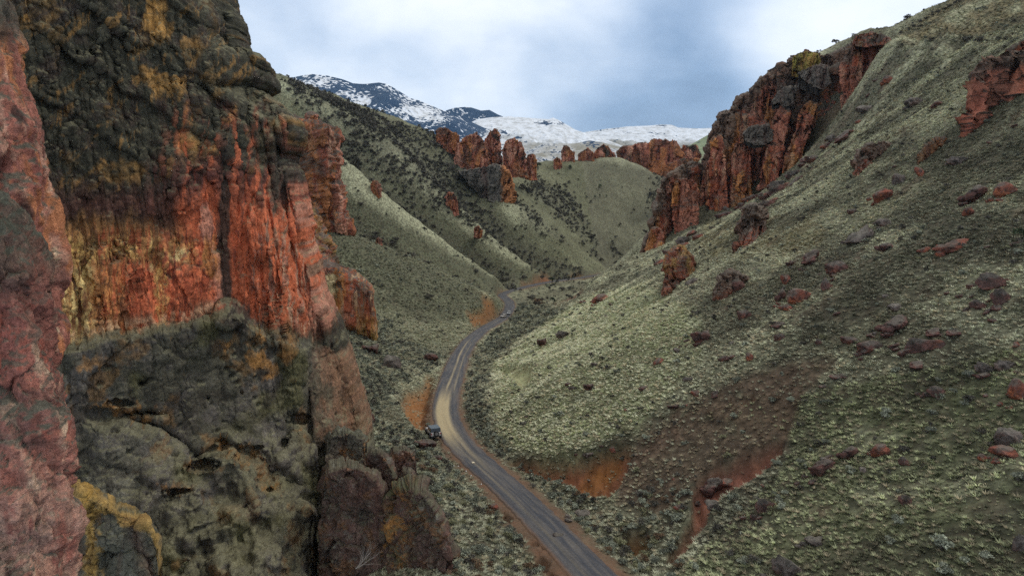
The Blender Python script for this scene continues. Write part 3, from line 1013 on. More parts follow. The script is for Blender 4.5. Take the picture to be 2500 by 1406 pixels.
def crag(name, top, bot, Y, size, seed, label, cat, group=None, mat=None, lean=0.12, jag=0.5, cleft=0.30, tier=0.25, depth=None, nu=220, nv=200, blocks=0.45, crack=0.4, rough=0.6, top_grey=0.45, mix=(0.6, 0.45, 0.2), dark=0.45, colf=None, cap=0.0, tow=1.0, sink=0.5):
    """a broken rock face between its skyline and its foot (photo outlines at forward distances Y), with clefts, ledges, a flat back and returning sides; sizes in metres"""
    top, bot = np.array(top, float), np.array(bot, float)
    u = np.linspace(top[0, 0], top[-1, 0], nu)
    wt0 = np.interp(u, top[:, 0], top[:, 1])
    # the foot may be skewed against the skyline
    s01 = np.linspace(0, 1, nu)
    rb = np.stack([np.interp(s01, np.linspace(0, 1, len(bot)), bot[:, k]) for k in (0, 1)], 1)
    Yu = np.interp(s01, np.linspace(0, 1, len(Y)), Y)
    mpp = float(np.mean(Yu)) / F          # metres per photo pixel
    rb[:, 1] += sink * size / mpp
    um = u * mpp / size
    z0 = 0 * um
    jn = np.floor(pn(np.stack([um * 0.9, z0 + seed, z0], 1), seed) * 2.5) / 2.5 * 0.55 + np.floor(pn(np.stack([um * 2.6, z0 + seed, z0], 1), seed + 1) * 2.5) / 2.5 * 0.35 + 0.12 * pn(np.stack([um * 7, z0, z0], 1), seed + 2)
    wt = wt0 + jn * jag * size / mpp * 0.5
    t = np.linspace(0, 1, nv)
    U = u[None] + (rb[None, :, 0] - u[None]) * t[:, None]
    W = wt[None] + (rb[None, :, 1] - wt[None]) * t[:, None]
    hm = np.abs(rb[:, 1] - wt) * mpp
    a, b = (U * mpp / size).ravel(), (W * mpp / size).ravel()
    o = 0 * a
    wv_ = fbm(np.stack([a * 0.7, b * 0.7, o], 1), 3, 0.55, seed + 20)
    # towers standing forward and slots between them
    pos = a + 0.22 * wv_ + 0.10 * b
    n1 = pn(np.stack([pos * 0.55, b * 0.10, o + 3], 1), seed + 21)
    n2 = pn(np.stack([pos * 1.6, b * 0.22, o + 7], 1), seed + 22)
    Yd = -tow * (np.floor(n1 * 4) / 4 * 0.9 + np.floor(n2 * 3) / 3 * 0.30)
    Yd = Yd + cleft * (np.exp(-(n1 / 0.05) ** 2) * 1.3 + np.exp(-(n2 / 0.07) ** 2) * 0.55)
    # ledges: each tier stands a little in front of the one above
    tt = np.repeat(t[:, None], nu, 1).ravel()
    tq = (b * 0.55 + 0.30 * wv_ + 0.05 * n1)
    fr = tq - np.floor(tq)
    led = np.floor(tq) + sstep(0.80, 1.0, fr)
    Yd = Yd - tier * (led - led.min())
    Yd = Yd + lean * 2.0 * (1 - tt)
    Yd = Yd - np.mean(Yd)
    V = P(U, W, Yu[None] + (Yd * size * 0.55).reshape(U.shape))
    dep = depth or size * 1.6
    # over the top and down the back
    rows = []
    for k, (dy, dz) in enumerate(((1.0, -0.9), (1.0, -0.35), (0.75, -0.12), (0.5, -0.03), (0.25, 0.0), (0.08, 0.0))):
        r = V[0].copy()
        r[:, 0] *= (r[:, 1] + dy * dep) / r[:, 1]
        r[:, 1] += dy * dep
        r[:, 2] += dz * (hm * 1.0 + 2)
        rows.append(r)
    V = np.concatenate([np.stack(rows, 0), V], 0)
    cols = []
    for k in (1.0, 0.7, 0.4, 0.2, 0.08):
        c = V[:, 0].copy()
        ins = min(0.25 * dep, 0.2 * (V[-1, -1, 0] - V[-1, 0, 0])) * k
        yo = c[:, 1].copy()
        c[:, 1] = np.maximum(yo, yo.min() + k * dep)
        c[:, 0] = c[:, 0] * c[:, 1] / yo + ins
        cols.append(c)
    left = np.stack(cols, 1)
    cols = []
    for k in (0.08, 0.2, 0.4, 0.7, 1.0):
        c = V[:, -1].copy()
        ins = min(0.25 * dep, 0.2 * (V[-1, -1, 0] - V[-1, 0, 0])) * k
        yo = c[:, 1].copy()
        c[:, 1] = np.maximum(yo, yo.min() + k * dep)
        c[:, 0] = c[:, 0] * c[:, 1] / yo - ins
        cols.append(c)
    V = np.concatenate([left, V, np.stack(cols, 1)], 1)
    n = grid_normals(V, False)
    mid = n[V.shape[0] // 2, V.shape[1] // 2]
    sg = -1.0 if mid[1] > 0 else 1.0
    p = rock_relief(V.reshape(-1, 3).astype(np.float32), (n * sg).reshape(-1, 3), size * 0.55, seed, blocks=blocks, crack=crack, rough=rough)
    V = p.reshape(V.shape)
    n = grid_normals(V, False) * sg
    nn = n.reshape(-1, 3)
    col = colf(p, nn, V.shape[:2]) if colf else rock_colours(p, nn, seed, size, top_grey, mix, dark)
    # slots tinted darker towards maroon
    full = np.zeros(V.shape[:2])
    full[6:, 5:-5] = (np.exp(-(n1 / 0.07) ** 2) + 0.5 * np.exp(-(n2 / 0.07) ** 2)).reshape(nv, nu)
    col = lerp(col, K_MAROON, np.clip(full.ravel(), 0, 1) * 0.35)
    if cap > 0:      # dark desert varnish over the upper part
        tv = np.zeros(V.shape[:2])
        tv[6:, 5:-5] = (tt + 0.28 * wv_ + 0.16 * n2 + 0.10 * n1).reshape(nv, nu)
        tv[:, :5] = tv[:, 5:6]
        tv[:, -5:] = tv[:, -6:-5]
        vn = lerp(np.repeat(np.array((0.175, 0.115, 0.085))[None], len(p), 0), np.array((0.095, 0.070, 0.056)), sstep(-0.2, 0.3, fbm(p / size * 1.5, 4, 0.6, seed + 51)))
        vn = lerp(vn, np.array((0.165, 0.150, 0.130)), sstep(0.15, 0.5, nn[:, 2]) * 0.7)
        col = lerp(col, vn, (1 - sstep(cap - 0.07, cap + 0.07, tv.ravel())) * 0.9)
    q = grid_quads(*V.shape[:2], False)
    me = raw_mesh(name, V, q if sg > 0 else q[:, ::-1])
    set_col(me, col)
    return tag(link(name, me, mat or MAT_FAR), label, cat, group)


# ------------------------------------------------------------------ the great wall on the left
SIL = [(545, -160), (560, -60), (574, 0), (590, 28), (602, 50), (598, 68), (603, 90), (618, 108), (628, 120), (652, 128), (668, 142), (676, 168), (680, 190), (664, 200), (640, 210),
       (668, 226), (690, 246), (705, 262), (722, 280), (744, 296), (750, 320), (746, 345), (728, 372), (716, 398), (730, 420), (742, 455), (752, 500), (760, 560), (768, 610), (778, 660),
       (790, 735), (806, 790), (830, 842), (850, 900), (866, 960), (880, 1020), (888, 1075), (893, 1130), (880, 1200), (860, 1300), (850, 1420), (850, 1560)]


def wall_tint(p, n, shp, U, W):
    """mineral staining, laid on the wall in its own coordinates (U along, W down)"""
    q = p / 6.0
    f1 = fbm(q * np.array((1.0, 1.0, 0.55)), 5, 0.58, 71)
    f2 = fbm(q * 2.6, 4, 0.6, 72)
    stq = fbm(np.stack([U / 17.0, W / 190.0, 0 * U], 1), 4, 0.58, 73)
    st2 = fbm(np.stack([U / 6.0, W / 90.0, 0 * U + 5], 1), 3, 0.6, 74)
    diag = fbm(np.stack([(U * 0.72 - W * 0.62) / 120.0, (U * 0.62 + W * 0.72) / 30.0, 0 * U], 1), 4, 0.6, 75)
    u = U + 26 * f1 + 14 * f2
    w = W + 22 * f1 + 26 * stq + 10 * f2

    def box(u0, u1, w0, w1, s=18):
        return sstep(u0 - s, u0 + s, u) * (1 - sstep(u1 - s, u1 + s, u)) * sstep(w0 - s, w0 + s, w) * (1 - sstep(w1 - s, w1 + s, w))

    def ell(cu, cw, ru, rw):
        return 1 - sstep(0.75, 1.1, np.sqrt(((u - cu) / ru) ** 2 + ((w - cw) / rw) ** 2))
    c = np.repeat(K_LICHEN[None] * 0.60, len(p), 0)
    c = lerp(c, np.array((0.062, 0.045, 0.038)), sstep(-0.1, 0.45, f2 + 0.5 * f1) * 0.75)
    c = lerp(c, np.array((0.170, 0.105, 0.040)), sstep(0.12, 0.5, f1 + 0.5 * diag) * 0.65)
    c = lerp(c, np.array((0.36, 0.20, 0.065)), sstep(0.25, 0.55, diag * 0.8 + 0.6 * st2) * 0.6 * (W < 480))
    for cu, cw, ru, rw, k in [(388, 45, 34, 60, .9), (405, 205, 48, 26, .75), (350, 185, 40, 20, .6), (60, 65, 30, 22, .6), (455, 350, 40, 60, .5), (300, 420, 60, 40, .5), (470, 130, 30, 40, .5)]:
        c = lerp(c, np.array((0.46, 0.25, 0.075)), ell(cu, cw, ru, rw) * k * sstep(-0.4, 0.3, f2))
    # deep red stain under the dark cap
    c = lerp(c, K_MAROON * 1.0, box(360, 760, 400, 560, 40) * 0.9 * sstep(-0.55, 0.1, stq + 0.4 * f1))
    c = lerp(c, K_MAROON * 0.8, box(120, 400, 460, 535, 40) * 0.6)
    c = lerp(c, K_RED * 1.45, box(420, 770, 300, 560, 55) * sstep(-0.05, 0.4, stq + 0.3 * f2) * 0.8)
    c = lerp(c, K_RED * 1.3, box(400, 760, 480, 760, 40) * 0.9)
    # ochre and yellow band
    c = lerp(c, np.array((0.34, 0.17, 0.065)), box(110, 440, 545, 850, 35) * 0.95)
    c = lerp(c, K_OCHRE * 1.7, box(120, 500, 590, 645, 20) * sstep(-0.15, 0.25, stq + 0.5 * f2) * 0.9)
    c = lerp(c, np.array((0.85, 0.70, 0.33)), box(340, 470, 600, 660, 14) * sstep(-0.1, 0.3, f2 + 0.4 * stq) * 0.8)
    c = lerp(c, K_RED * 1.30, box(300, 420, 655, 800, 16) * 0.95)
    c = lerp(c, K_ORANGE * 1.1, box(225, 320, 655, 800, 20) * 0.85)
    c = lerp(c, K_RED * 1.30, box(395, 520, 640, 780, 16) * 0.95)
    c = lerp(c, np.array((0.70, 0.53, 0.22)), box(120, 225, 640, 850, 22) * sstep(-0.3, 0.3, st2 + 0.4 * f1) * 0.85)
    c = lerp(c, K_OCHRE * 1.7, box(383, 402, 640, 800, 7) * 0.8)
    c = lerp(c, np.array((0.34, 0.080, 0.042)), box(235, 560, 560, 800, 26) * sstep(-0.05, 0.25, st2 + 0.4 * stq) * 0.8)
    c = lerp(c, np.array((0.13, 0.055, 0.035)), box(150, 560, 560, 800, 26) * sstep(0.12, 0.32, -st2 + 0.3 * f1) * 0.7)
    c = c * (1 + 0.30 * box(110, 470, 570, 840, 30) + 0.12 * box(470, 800, 480, 820, 30))[:, None]
    # peeled pale shapes, the long pendants of fresh rock
    c = lerp(c, K_PINK * 0.95, ell(497, 545, 24, 48) * 0.8)
    c = lerp(c, K_ORANGE * 1.1, ell(508, 620, 32, 55) * 0.8)
    c = lerp(c, K_PINK * 1.2, box(515, 530, 600, 740, 7) * 0.7)
    c = lerp(c, K_RED * 1.25, box(565, 790, 560, 800, 30) * 0.75)
    c = lerp(c, K_PINK * 0.95, box(600, 780, 520, 800, 25) * sstep(0.05, 0.35, st2 + 0.45 * stq) * 0.95)
    c = lerp(c, K_PALE * 1.1, box(640, 770, 520, 810, 25) * sstep(0.22, 0.5, st2 + 0.2 * f2) * 0.9)
    c = lerp(c, K_PINK * 0.85, box(700, 775, 300, 560, 22) * sstep(-0.1, 0.3, stq) * 0.7)
    c = lerp(c, K_PINK * 0.9, box(755, 800, 500, 800, 12) * 0.6)
    c = lerp(c, K_MAROON * 0.9, sstep(0.25, 0.45, st2 - 0.3 * stq) * box(400, 780, 380, 780, 30) * 0.65)
    c = lerp(c, K_LICHEN * 0.9, box(630, 700, 330, 560, 24) * sstep(0.0, 0.3, f1 + 0.5 * f2) * 0.8)
    # pale lip above the lower rock
    lip = np.interp(U, [100, 160, 280, 420, 530, 560, 640, 760, 900], [835, 835, 812, 790, 762, 742, 790, 830, 900])
    dl = W + 10 * f2 + 12 * stq - lip
    c = lerp(c, K_PALE * 1.2, np.exp(-((dl + 12) / 14.0) ** 2) * (U < 560) * 0.65 * sstep(-0.4, 0.2, f2 + stq))
    # lower rock: grey, lichen-crusted, with orange hollows
    low = sstep(-8, 10, dl)
    lowc = lerp(np.repeat(np.array((0.092, 0.088, 0.066))[None], len(p), 0), K_GREY * 0.92, sstep(-0.2, 0.4, f1 + 0.6 * f2))
    lowc = lerp(lowc, np.array((0.225, 0.222, 0.185)), sstep(-0.2, 0.4, fbm(q * 0.5 + 5, 3, 0.5, 77)) * 0.55 * sstep(1030, 1120, W) * (1 - sstep(640, 740, U)))  # lower left face painted paler, as if lit by the sky
    lowc = lerp(lowc, np.array((0.115, 0.110, 0.052)), sstep(0.15, 0.5, fbm(q * 0.8 + 2, 3, 0.5, 78)) * 0.8)
    for cu, cw, ru, rw, k in [(620, 850, 36, 60, 1), (650, 905, 36, 34, .9), (700, 830, 24, 60, .8), (545, 840, 14, 16, .9), (300, 1000, 90, 14, .8), (350, 1020, 60, 12, .7), (540, 1082, 20, 18, .95), (600, 1108, 46, 22, .95),
                              (500, 1140, 40, 16, .8), (440, 1200, 46, 8, .6), (640, 1150, 20, 30, .6), (230, 890, 60, 20, .6), (740, 1040, 20, 50, .5), (660, 1185, 30, 24, .7), (720, 1300, 24, 40, .4)]:
        lowc = lerp(lowc, np.array((0.36, 0.185, 0.062)), ell(cu, cw, ru, rw) * k * sstep(-0.5, 0.15, f2))
    lowc = lerp(lowc, np.array((0.22, 0.125, 0.050)), sstep(0.22, 0.42, fbm(q * 1.1 + 9, 4, 0.6, 79)) * 0.6)
    lowc = lerp(lowc, np.array((0.055, 0.048, 0.040)), sstep(0.15, 0.4, fbm(q * 1.6 + 14, 4, 0.6, 80)) * 0.6)
    lowc = lerp(lowc, np.array((0.27, 0.150, 0.095)), box(770, 900, 760, 1080, 22) * (0.6 + 0.35 * sstep(-0.2, 0.3, st2)))
    lowc = lerp(lowc, K_LICHEN, box(740, 860, 880, 1100, 20) * sstep(0.0, 0.35, f1 + 0.4 * f2) * 0.75)
    c = lerp(c, lowc, low)
    # the long black water streak and its foot
    uu = U + 5 * f2
    c = lerp(c, K_DARK * 0.85, (1 - sstep(9, 19, np.abs(uu - 547 - (W - 560) * 0.02))) * sstep(300, 380, W) * (1 - sstep(735, 760, W)) * 0.92)
    c = lerp(c, K_DARK, ell(572, 765, 42, 38) * 0.9)
    c = lerp(c, K_DARK * 0.9, (1 - sstep(14, 30, np.abs(uu - 680))) * sstep(300, 360, W) * (1 - sstep(480, 560, W)) * 0.7)
    c = lerp(c, K_DARK * 0.9, (1 - sstep(16, 34, np.abs(uu - 405))) * sstep(420, 470, W) * (1 - sstep(540, 600, W)) * 0.7)
    # grass and moss where ledges face the sky
    c = lerp(c, np.array((0.17, 0.165, 0.105)), sstep(0.45, 0.75, n[:, 2] + 0.2 * f2) * 0.7)
    return c


WALL = []


def wall_point(u, v):
    U, W, V = WALL
    k = int(np.argmin((U - u) ** 2 + (W - v) ** 2))
    return V[k]


def build_wall():
    ns, nf, nb = 560, 520, 60
    vv = np.linspace(-160, 1560, ns)
    sil = np.array(SIL, float)
    ur = np.interp(vv, sil[:, 1], sil[:, 0]) - np.interp(vv, [-160, 200, 420, 700, 900, 1100], [52, 46, 38, 26, 12, 4])
    s = np.linspace(0, 1, nf)
    UL = -260.0
    U = UL + (ur[:, None] - UL) * s[None, :]
    W = np.repeat(vv[:, None], nf, 1)
    # plan of the wall: near on the left, its far corner on the right
    su = np.clip((U - UL) / (880 - UL), 0, 1.05)
    Yb = 58 + 34 * su ** 1.15 - 2.5 * np.sin(np.pi * np.clip(su, 0, 1))
    wob = fbm(np.stack([U.ravel() / 90, W.ravel() / 90, 0 * U.ravel()], 1), 3, 0.5, 60).reshape(U.shape)
    # upper part leans back in diagonal shelves
    dg = (U * 0.55 - W * 0.83) + 26 * wob
    shelf = np.zeros_like(U)
    for per, amp, ph in ((118.0, 1.25, 20.0), (47.0, 0.35, 9.0)):
        fr = (dg + ph) / per
        fr = fr - np.floor(fr)
        shelf += amp * (fr - 0.5) * sstep(0.0, 0.10, fr) + amp * 0.5 * (1 - sstep(0.0, 0.10, fr)) * (1 - 2 * 0)
    Yb = Yb + shelf * (1 - sstep(330, 560, W)) * (0.55 + 0.45 * wob)
    Yb += 2.0 * (1 - np.clip(W / 700, -0.3, 1))
    # the hollowed red alcove and the lower rock standing proud of it
    alc = sstep(420, 560, W + 20 * wob) * (1 - sstep(560, 700, U))
    lip = np.interp(U, [100, 160, 280, 420, 530, 560, 640, 760, 900], [835, 835, 812, 790, 762, 742, 800, 860, 930])
    low = sstep(-10, 26, W + 12 * wob - lip)
    Yb += alc * (1 - low) * 0.4 - low * 2.0 * (1 - sstep(620, 800, U))
    # hanging flakes on the red wall
    for cu, cw, ru, rw, d in [(640, 560, 40, 90, 1.2), (505, 590, 34, 90, .5), (680, 640, 26, 70, .9), (560, 770, 46, 40, 1.6), (650, 430, 50, 60, .9), (345, 720, 55, 80, .5), (455, 720, 60, 70, .5), (725, 330, 60, 60, 2.4), (640, 300, 40, 70, 1.0),
                              (600, 620, 26, 130, .5), (720, 520, 22, 110, .8), (450, 480, 40, 50, .6)]:
        r = np.sqrt(((U + 10 * wob - cu) / ru) ** 2 + ((W - cw) / rw) ** 2)
        Yb -= d * (1 - sstep(0.8, 1.05, r))
    rag = 0.45 * fbm(np.stack([U.ravel() / 26, W.ravel() / 16, 0 * U.ravel()], 1), 4, 0.6, 69).reshape(U.shape)
    # hollows, seams and slots of the lower rock
    for cu, cw, ru, rw, d in [(350, 1008, 60, 12, 2.0), (300, 985, 40, 8, 1.2), (545, 1078, 20, 20, 1.6), (610, 1105, 50, 22, 1.6), (700, 1085, 26, 15, 1.8), (500, 1135, 44, 16, 2.2), (440, 1198, 40, 8, 1.6), (415, 1206, 10, 8, 1.5),
                              (725, 1020, 34, 18, 2.0), (350, 938, 14, 10, 1.5), (510, 975, 9, 9, 1.2), (650, 1170, 22, 60, 1.4), (620, 840, 10, 16, .8), (590, 960, 8, 6, .7), (455, 850, 10, 6, .7), (400, 850, 9, 5, .8)]:
        r = np.sqrt(((U + 7 * wob - cu) / ru) ** 2 + ((W + 5 * wob - cw) / rw) ** 2) + rag
        Yb += d * (1 - sstep(0.4, 1.0, r))
    seam = np.interp(U, [190, 300, 400, 480, 560, 640], [1010, 1012, 1045, 1110, 1090, 1130])
    Yb += 1.1 * np.exp(-((W - seam + 10 * wob) / 9) ** 2) * sstep(180, 260, U) * (1 - sstep(620, 680, U))
    Yb -= 1.4 * sstep(0, 50, W - seam) * sstep(180, 260, U) * (1 - sstep(620, 700, U))
    Yb += 1.3 * np.exp(-((U - 757 + 4 * wob) / 4) ** 2) * sstep(940, 980, W)
    Yb += 7.0 * np.exp(-((U - 786 + 6 * wob + (W - 1200) * 0.02) / 16) ** 2) * sstep(1060, 1120, W)
    Yb += 1.5 * np.exp(-((U - np.interp(W, [1190, 1300, 1420], [690, 480, 520]) + 18 * wob) / 13) ** 2) * sstep(1200, 1260, W) * 0.6
    # narrow leaning flutes near the right edge
    fl = fbm(np.stack([(U - (W - 600) * 0.16).ravel() / 22, W.ravel() / 260, 0 * U.ravel()], 1), 4, 0.55, 66).reshape(U.shape)
    Yb += (1.5 * fl * sstep(560, 680, U) + 0.5 * fl) * (1 - 0.75 * sstep(800, 880, W))
    cor = sstep(0.90, 1.0, s)[None, :]
    Yb += cor * 5.0
    # the foot of the wall runs out towards the road in sloping slabs
    Yb = Yb * (1 - (0.07 + 0.21 * sstep(200, 720, U)) * np.clip(0.5 * ((W + 45 * wob - 1050) / 366 + np.sqrt(((W + 45 * wob - 1050) / 366) ** 2 + 0.035)), 0, 1.3))
    V = P(U, W, Yb)
    # round the corner and away behind
    tb = np.linspace(0, 1, nb + 1)[1:]
    e = V[:, -1:]
    back = np.stack([-30.0 * tb ** 1.6 + 1.0 * np.sin(tb * 9), 55.0 * tb, 0 * tb], 1)
    VB = e + back[None]
    V = np.concatenate([V, VB], 1)
    U = np.concatenate([U, np.repeat(U[:, -1:], nb, 1) + 0 * tb[None] * 40], 1)
    W = np.concatenate([W, np.repeat(W[:, -1:], nb, 1)], 1)
    n = grid_normals(V, False)
    sgn = -1 if n[300, 200, 1] > 0 else 1
    n = n * sgn
    p = V.reshape(-1, 3).astype(np.float32)
    pit = (sstep(760, 900, W)).ravel()
    p2 = rock_relief(p, n.reshape(-1, 3), 6.0, 61, blocks=0.11, crack=0.15, rough=0.24)
    calm = (1 - 0.25 * sstep(1010, 1090, W) * (1 - sstep(640, 720, U))).ravel()[:, None]
    p2 = p + (p2 - p) * calm
    p2 = rock_relief(p2.astype(np.float32), n.reshape(-1, 3), 2.2, 62, blocks=0.13, crack=0.16, rough=0.08)
    h1, h2, hid = worley(p / np.array((1.7, 1.7, 1.1)) + 3.3, 64)
    p2 -= n.reshape(-1, 3) * ((hid > 0.72) * (1 - sstep(0.08, 0.36, h1)) * 0.55 * pit)[:, None]
    am, bm_ = (U * 0.046).ravel(), (W * 0.046).ravel()
    e1_, e2_ = (am + bm_) * 0.707, (am - bm_) * 0.707
    up = (1 - sstep(470, 600, W)).ravel()
    o_ = 0 * am
    grain_d = ridged(np.stack([e1_ / 3.4, e2_ / 0.95, o_], 1), 4, 0.58, 65) * 0.15 + fbm(np.stack([e1_ / 1.1, e2_ / 0.4, o_], 1), 3, 0.55, 67) * 0.09
    grain_v = ridged(np.stack([am / 0.9, bm_ / 2.6, o_], 1), 4, 0.58, 68) * 0.09 + fbm(p / 0.5, 2, 0.5, 69) * 0.06
    p2 += n.reshape(-1, 3) * (up * grain_d + (1 - up) * grain_v)[:, None]
    V = p2.reshape(V.shape)
    n = grid_normals(V, False) * sgn
    WALL.extend([U.ravel(), W.ravel(), V.reshape(-1, 3)])
    col = wall_tint(V.reshape(-1, 3), n.reshape(-1, 3), V.shape, U.ravel(), W.ravel())
    q = grid_quads(*V.shape[:2], False)
    me = raw_mesh("rock_wall", V, q if sgn > 0 else q[:, ::-1])
    set_col(me, col)
    tag(link("rock_wall", me, MAT_ROCK), "huge dark cliff with red and yellow stained alcove and black streak above the road", "cliff")


build_wall()
def yh(u, v, d=0.0):
    p = hit(u, v)
    return (float(p[1]) if p is not None else 400.0) + d


# ------------------------------------------------------------------ the pink wall close by on the far left
def slab_tint(hi):
    def f(p, n, shp):
        q = p / 3.0
        f1 = fbm(q, 5, 0.58, 81)
        st = fbm(np.stack([q[:, 0] * 2.2 + q[:, 2] * 0.22, q[:, 1] * 2.2, q[:, 2] * 0.30], 1), 5, 0.6, 82)
        st2 = fbm(np.stack([q[:, 0] * 4 + q[:, 2] * 0.4, q[:, 1] * 4, q[:, 2] * 0.6 + 3], 1), 4, 0.6, 83)
        c = np.repeat(np.array((0.42, 0.165, 0.120))[None], len(p), 0)
        c = lerp(c, np.array((0.23, 0.080, 0.068)), sstep(-0.1, 0.45, f1) * 0.75)
        c = lerp(c, np.array((0.66, 0.36, 0.25)), sstep(0.12, 0.20, st) * 0.75)
        c = lerp(c, np.array((0.45, 0.130, 0.085)), sstep(0.16, 0.24, st2 + 0.3 * f1) * 0.7)
        c = lerp(c, np.array((0.78, 0.60, 0.40)), sstep(0.30, 0.36, 0.7 * st - 0.5 * f1) * (0.85 if hi else 0.6))
        if hi:
            c = lerp(c, np.array((0.66, 0.28, 0.11)), sstep(0.0, 0.4, st2) * 0.6)
        c = lerp(c, np.array((0.14, 0.10, 0.09)), sstep(0.2, 0.45, fbm(q * 0.8 + 4, 4, 0.6, 84)) * 0.5)
        c = lerp(c, np.array((0.105, 0.115, 0.090)), sstep(0.28, 0.6, n[:, 2] + 0.2 * f1) * 0.9)
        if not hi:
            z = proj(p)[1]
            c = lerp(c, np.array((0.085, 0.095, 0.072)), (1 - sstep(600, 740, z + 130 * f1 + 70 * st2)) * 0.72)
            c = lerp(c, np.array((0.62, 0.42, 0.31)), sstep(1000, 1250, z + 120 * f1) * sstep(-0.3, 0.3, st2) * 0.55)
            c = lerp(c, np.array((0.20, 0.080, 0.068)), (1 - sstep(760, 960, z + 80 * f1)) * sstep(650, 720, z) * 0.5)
        else:
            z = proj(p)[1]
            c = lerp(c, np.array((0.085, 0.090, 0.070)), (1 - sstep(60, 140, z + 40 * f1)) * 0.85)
            h1, h2, hid = worley(p * np.array((0.55, 0.55, 0.33)), 87)
            c = lerp(c, np.array((0.05, 0.03, 0.028)), (hid > 0.5) * (1 - sstep(0.18, 0.30, h1 + 0.1 * f1)) * 0.85)  # dark spots painted for the shade inside pock holes
        return c
    return f


R_SLAB = dict(blocks=0.22, crack=0.25, pits=0.22, rough=0.5, flute=0.6, fibre=0.05)
outcrop("rock_slab", [(-420, -120), (-420, 300), (-420, 800)], [(-90, -60), (-62, 30), (-30, 95), (-8, 130), (10, 200), (30, 265), (48, 340), (62, 420), (72, 480), (80, 560), (84, 640), (80, 760), (70, 900)],
        [43, 42, 41], [16, 18, 20], 260, 340, 3.0, 91, "pinkish orange pocked rock slab at the edge beside the dark cliff", "rock slab", None, MAT_NEAR, R_SLAB, 3.2, colf=slab_tint(True))
outcrop("rock_slab", [(-420, 465), (-420, 700), (-420, 1560)], [(-132, 490), (-68, 504), (-26, 522), (8, 556), (38, 598), (58, 634), (60, 654), (38, 692), (54, 716), (66, 764), (76, 804), (90, 890), (102, 965), (108, 1040), (114, 1150), (116, 1280), (112, 1400), (108, 1560)],
        [31, 31, 30], [10, 14, 16], 420, 380, 2.2, 95, "close brick red rock slab with fibrous grain and a grey lichen cap", "rock slab", None, MAT_NEAR, dict(blocks=0.20, crack=0.30, pits=0.05, rough=0.45, flute=0.7, fibre=0.07), 3.4, colf=slab_tint(False))

# ------------------------------------------------------------------ boulders leaning at the foot of the great wall
R_B = dict(blocks=0.42, crack=0.28, pits=0.10, rough=0.6)


def boulder_tint(seed, body, hollow=0.5):
    def f(p, n, shp):
        q = p / 1.8
        f1 = fbm(q, 5, 0.6, seed)
        c = np.repeat(np.array(body)[None], len(p), 0)
        c = lerp(c, np.array((0.075, 0.066, 0.056)), sstep(-0.2, 0.5, f1) * 0.7)
        c = lerp(c, np.array((0.33, 0.165, 0.060)), sstep(0.18, 0.42, fbm(q * 0.7 + 3, 4, 0.6, seed + 2) - 0.45 * n[:, 2]) * hollow)
        c = lerp(c, np.array((0.105, 0.112, 0.072)), sstep(0.40, 0.75, n[:, 2] + 0.35 * f1) * 0.65)
        c = lerp(c, np.array((0.20, 0.205, 0.180)), sstep(0.3, 0.55, fbm(q * 2.2, 4, 0.6, seed + 4)) * 0.5)
        return c
    return f


B_DARK, B_GREY = (0.118, 0.078, 0.066), (0.115, 0.108, 0.088)
crag("boulder", [(797, 1092), (806, 1070), (824, 1062), (850, 1058), (878, 1065), (894, 1088)], [(800, 1130), (850, 1142), (892, 1134)], [77, 77], 3.0, 101, "grey lichen capped block wedged on top of the big dark boulder", "boulder", None, MAT_ROCK,
     lean=0.4, jag=0.02, cleft=0.05, tier=0.05, depth=5, nu=110, nv=90, blocks=0.5, tow=0.12, colf=boulder_tint(101, B_GREY, 0.9))
crag("boulder", [(784, 1225), (788, 1185), (798, 1160), (815, 1149), (845, 1143), (880, 1148), (910, 1166), (934, 1202), (948, 1245)], [(780, 1540), (870, 1540), (960, 1540)], [65, 64, 63], 4.0, 103, "big rounded maroon boulder beside the dark vertical crack of the cliff", "boulder", None, MAT_ROCK,
     lean=0.45, jag=0.02, cleft=0.06, tier=0.05, depth=8, nu=220, nv=280, blocks=0.40, crack=0.3, tow=0.12, colf=boulder_tint(103, B_DARK, 0.35))
crag("boulder", [(952, 1128), (962, 1106), (985, 1100), (1004, 1108), (1014, 1130)], [(950, 1180), (985, 1184), (1016, 1178)], [76, 75], 2.5, 105, "brown block among sagebrush just above the leaning slabs", "boulder", None, MAT_ROCK,
     lean=0.3, jag=0.1, cleft=0.1, tier=0.1, depth=4, nu=90, nv=80, blocks=0.5, tow=0.12, colf=boulder_tint(105, B_DARK, 0.3))
crag("rock_slab", [(896, 1126), (908, 1106), (930, 1110), (948, 1134), (964, 1168)], [(925, 1250), (950, 1285), (982, 1280)], [68, 66], 2.5, 107, "narrow slab leaning between the maroon boulder and the outer boulder", "rock slab", None, MAT_ROCK,
     lean=0.4, jag=0.02, cleft=0.06, tier=0.05, depth=4, nu=100, nv=130, blocks=0.45, tow=0.12, colf=boulder_tint(107, B_DARK, 0.4))
crag("rock_slab", [(972, 1190), (982, 1158), (998, 1152), (1020, 1176), (1040, 1206), (1056, 1240)], [(990, 1290), (1030, 1330), (1075, 1330)], [66, 64], 2.5, 108, "second leaning slab forming the shoulder of the outer boulder", "rock slab", None, MAT_ROCK,
     lean=0.4, jag=0.02, cleft=0.06, tier=0.05, depth=4, nu=110, nv=130, blocks=0.45, tow=0.12, colf=boulder_tint(108, B_DARK, 0.3))


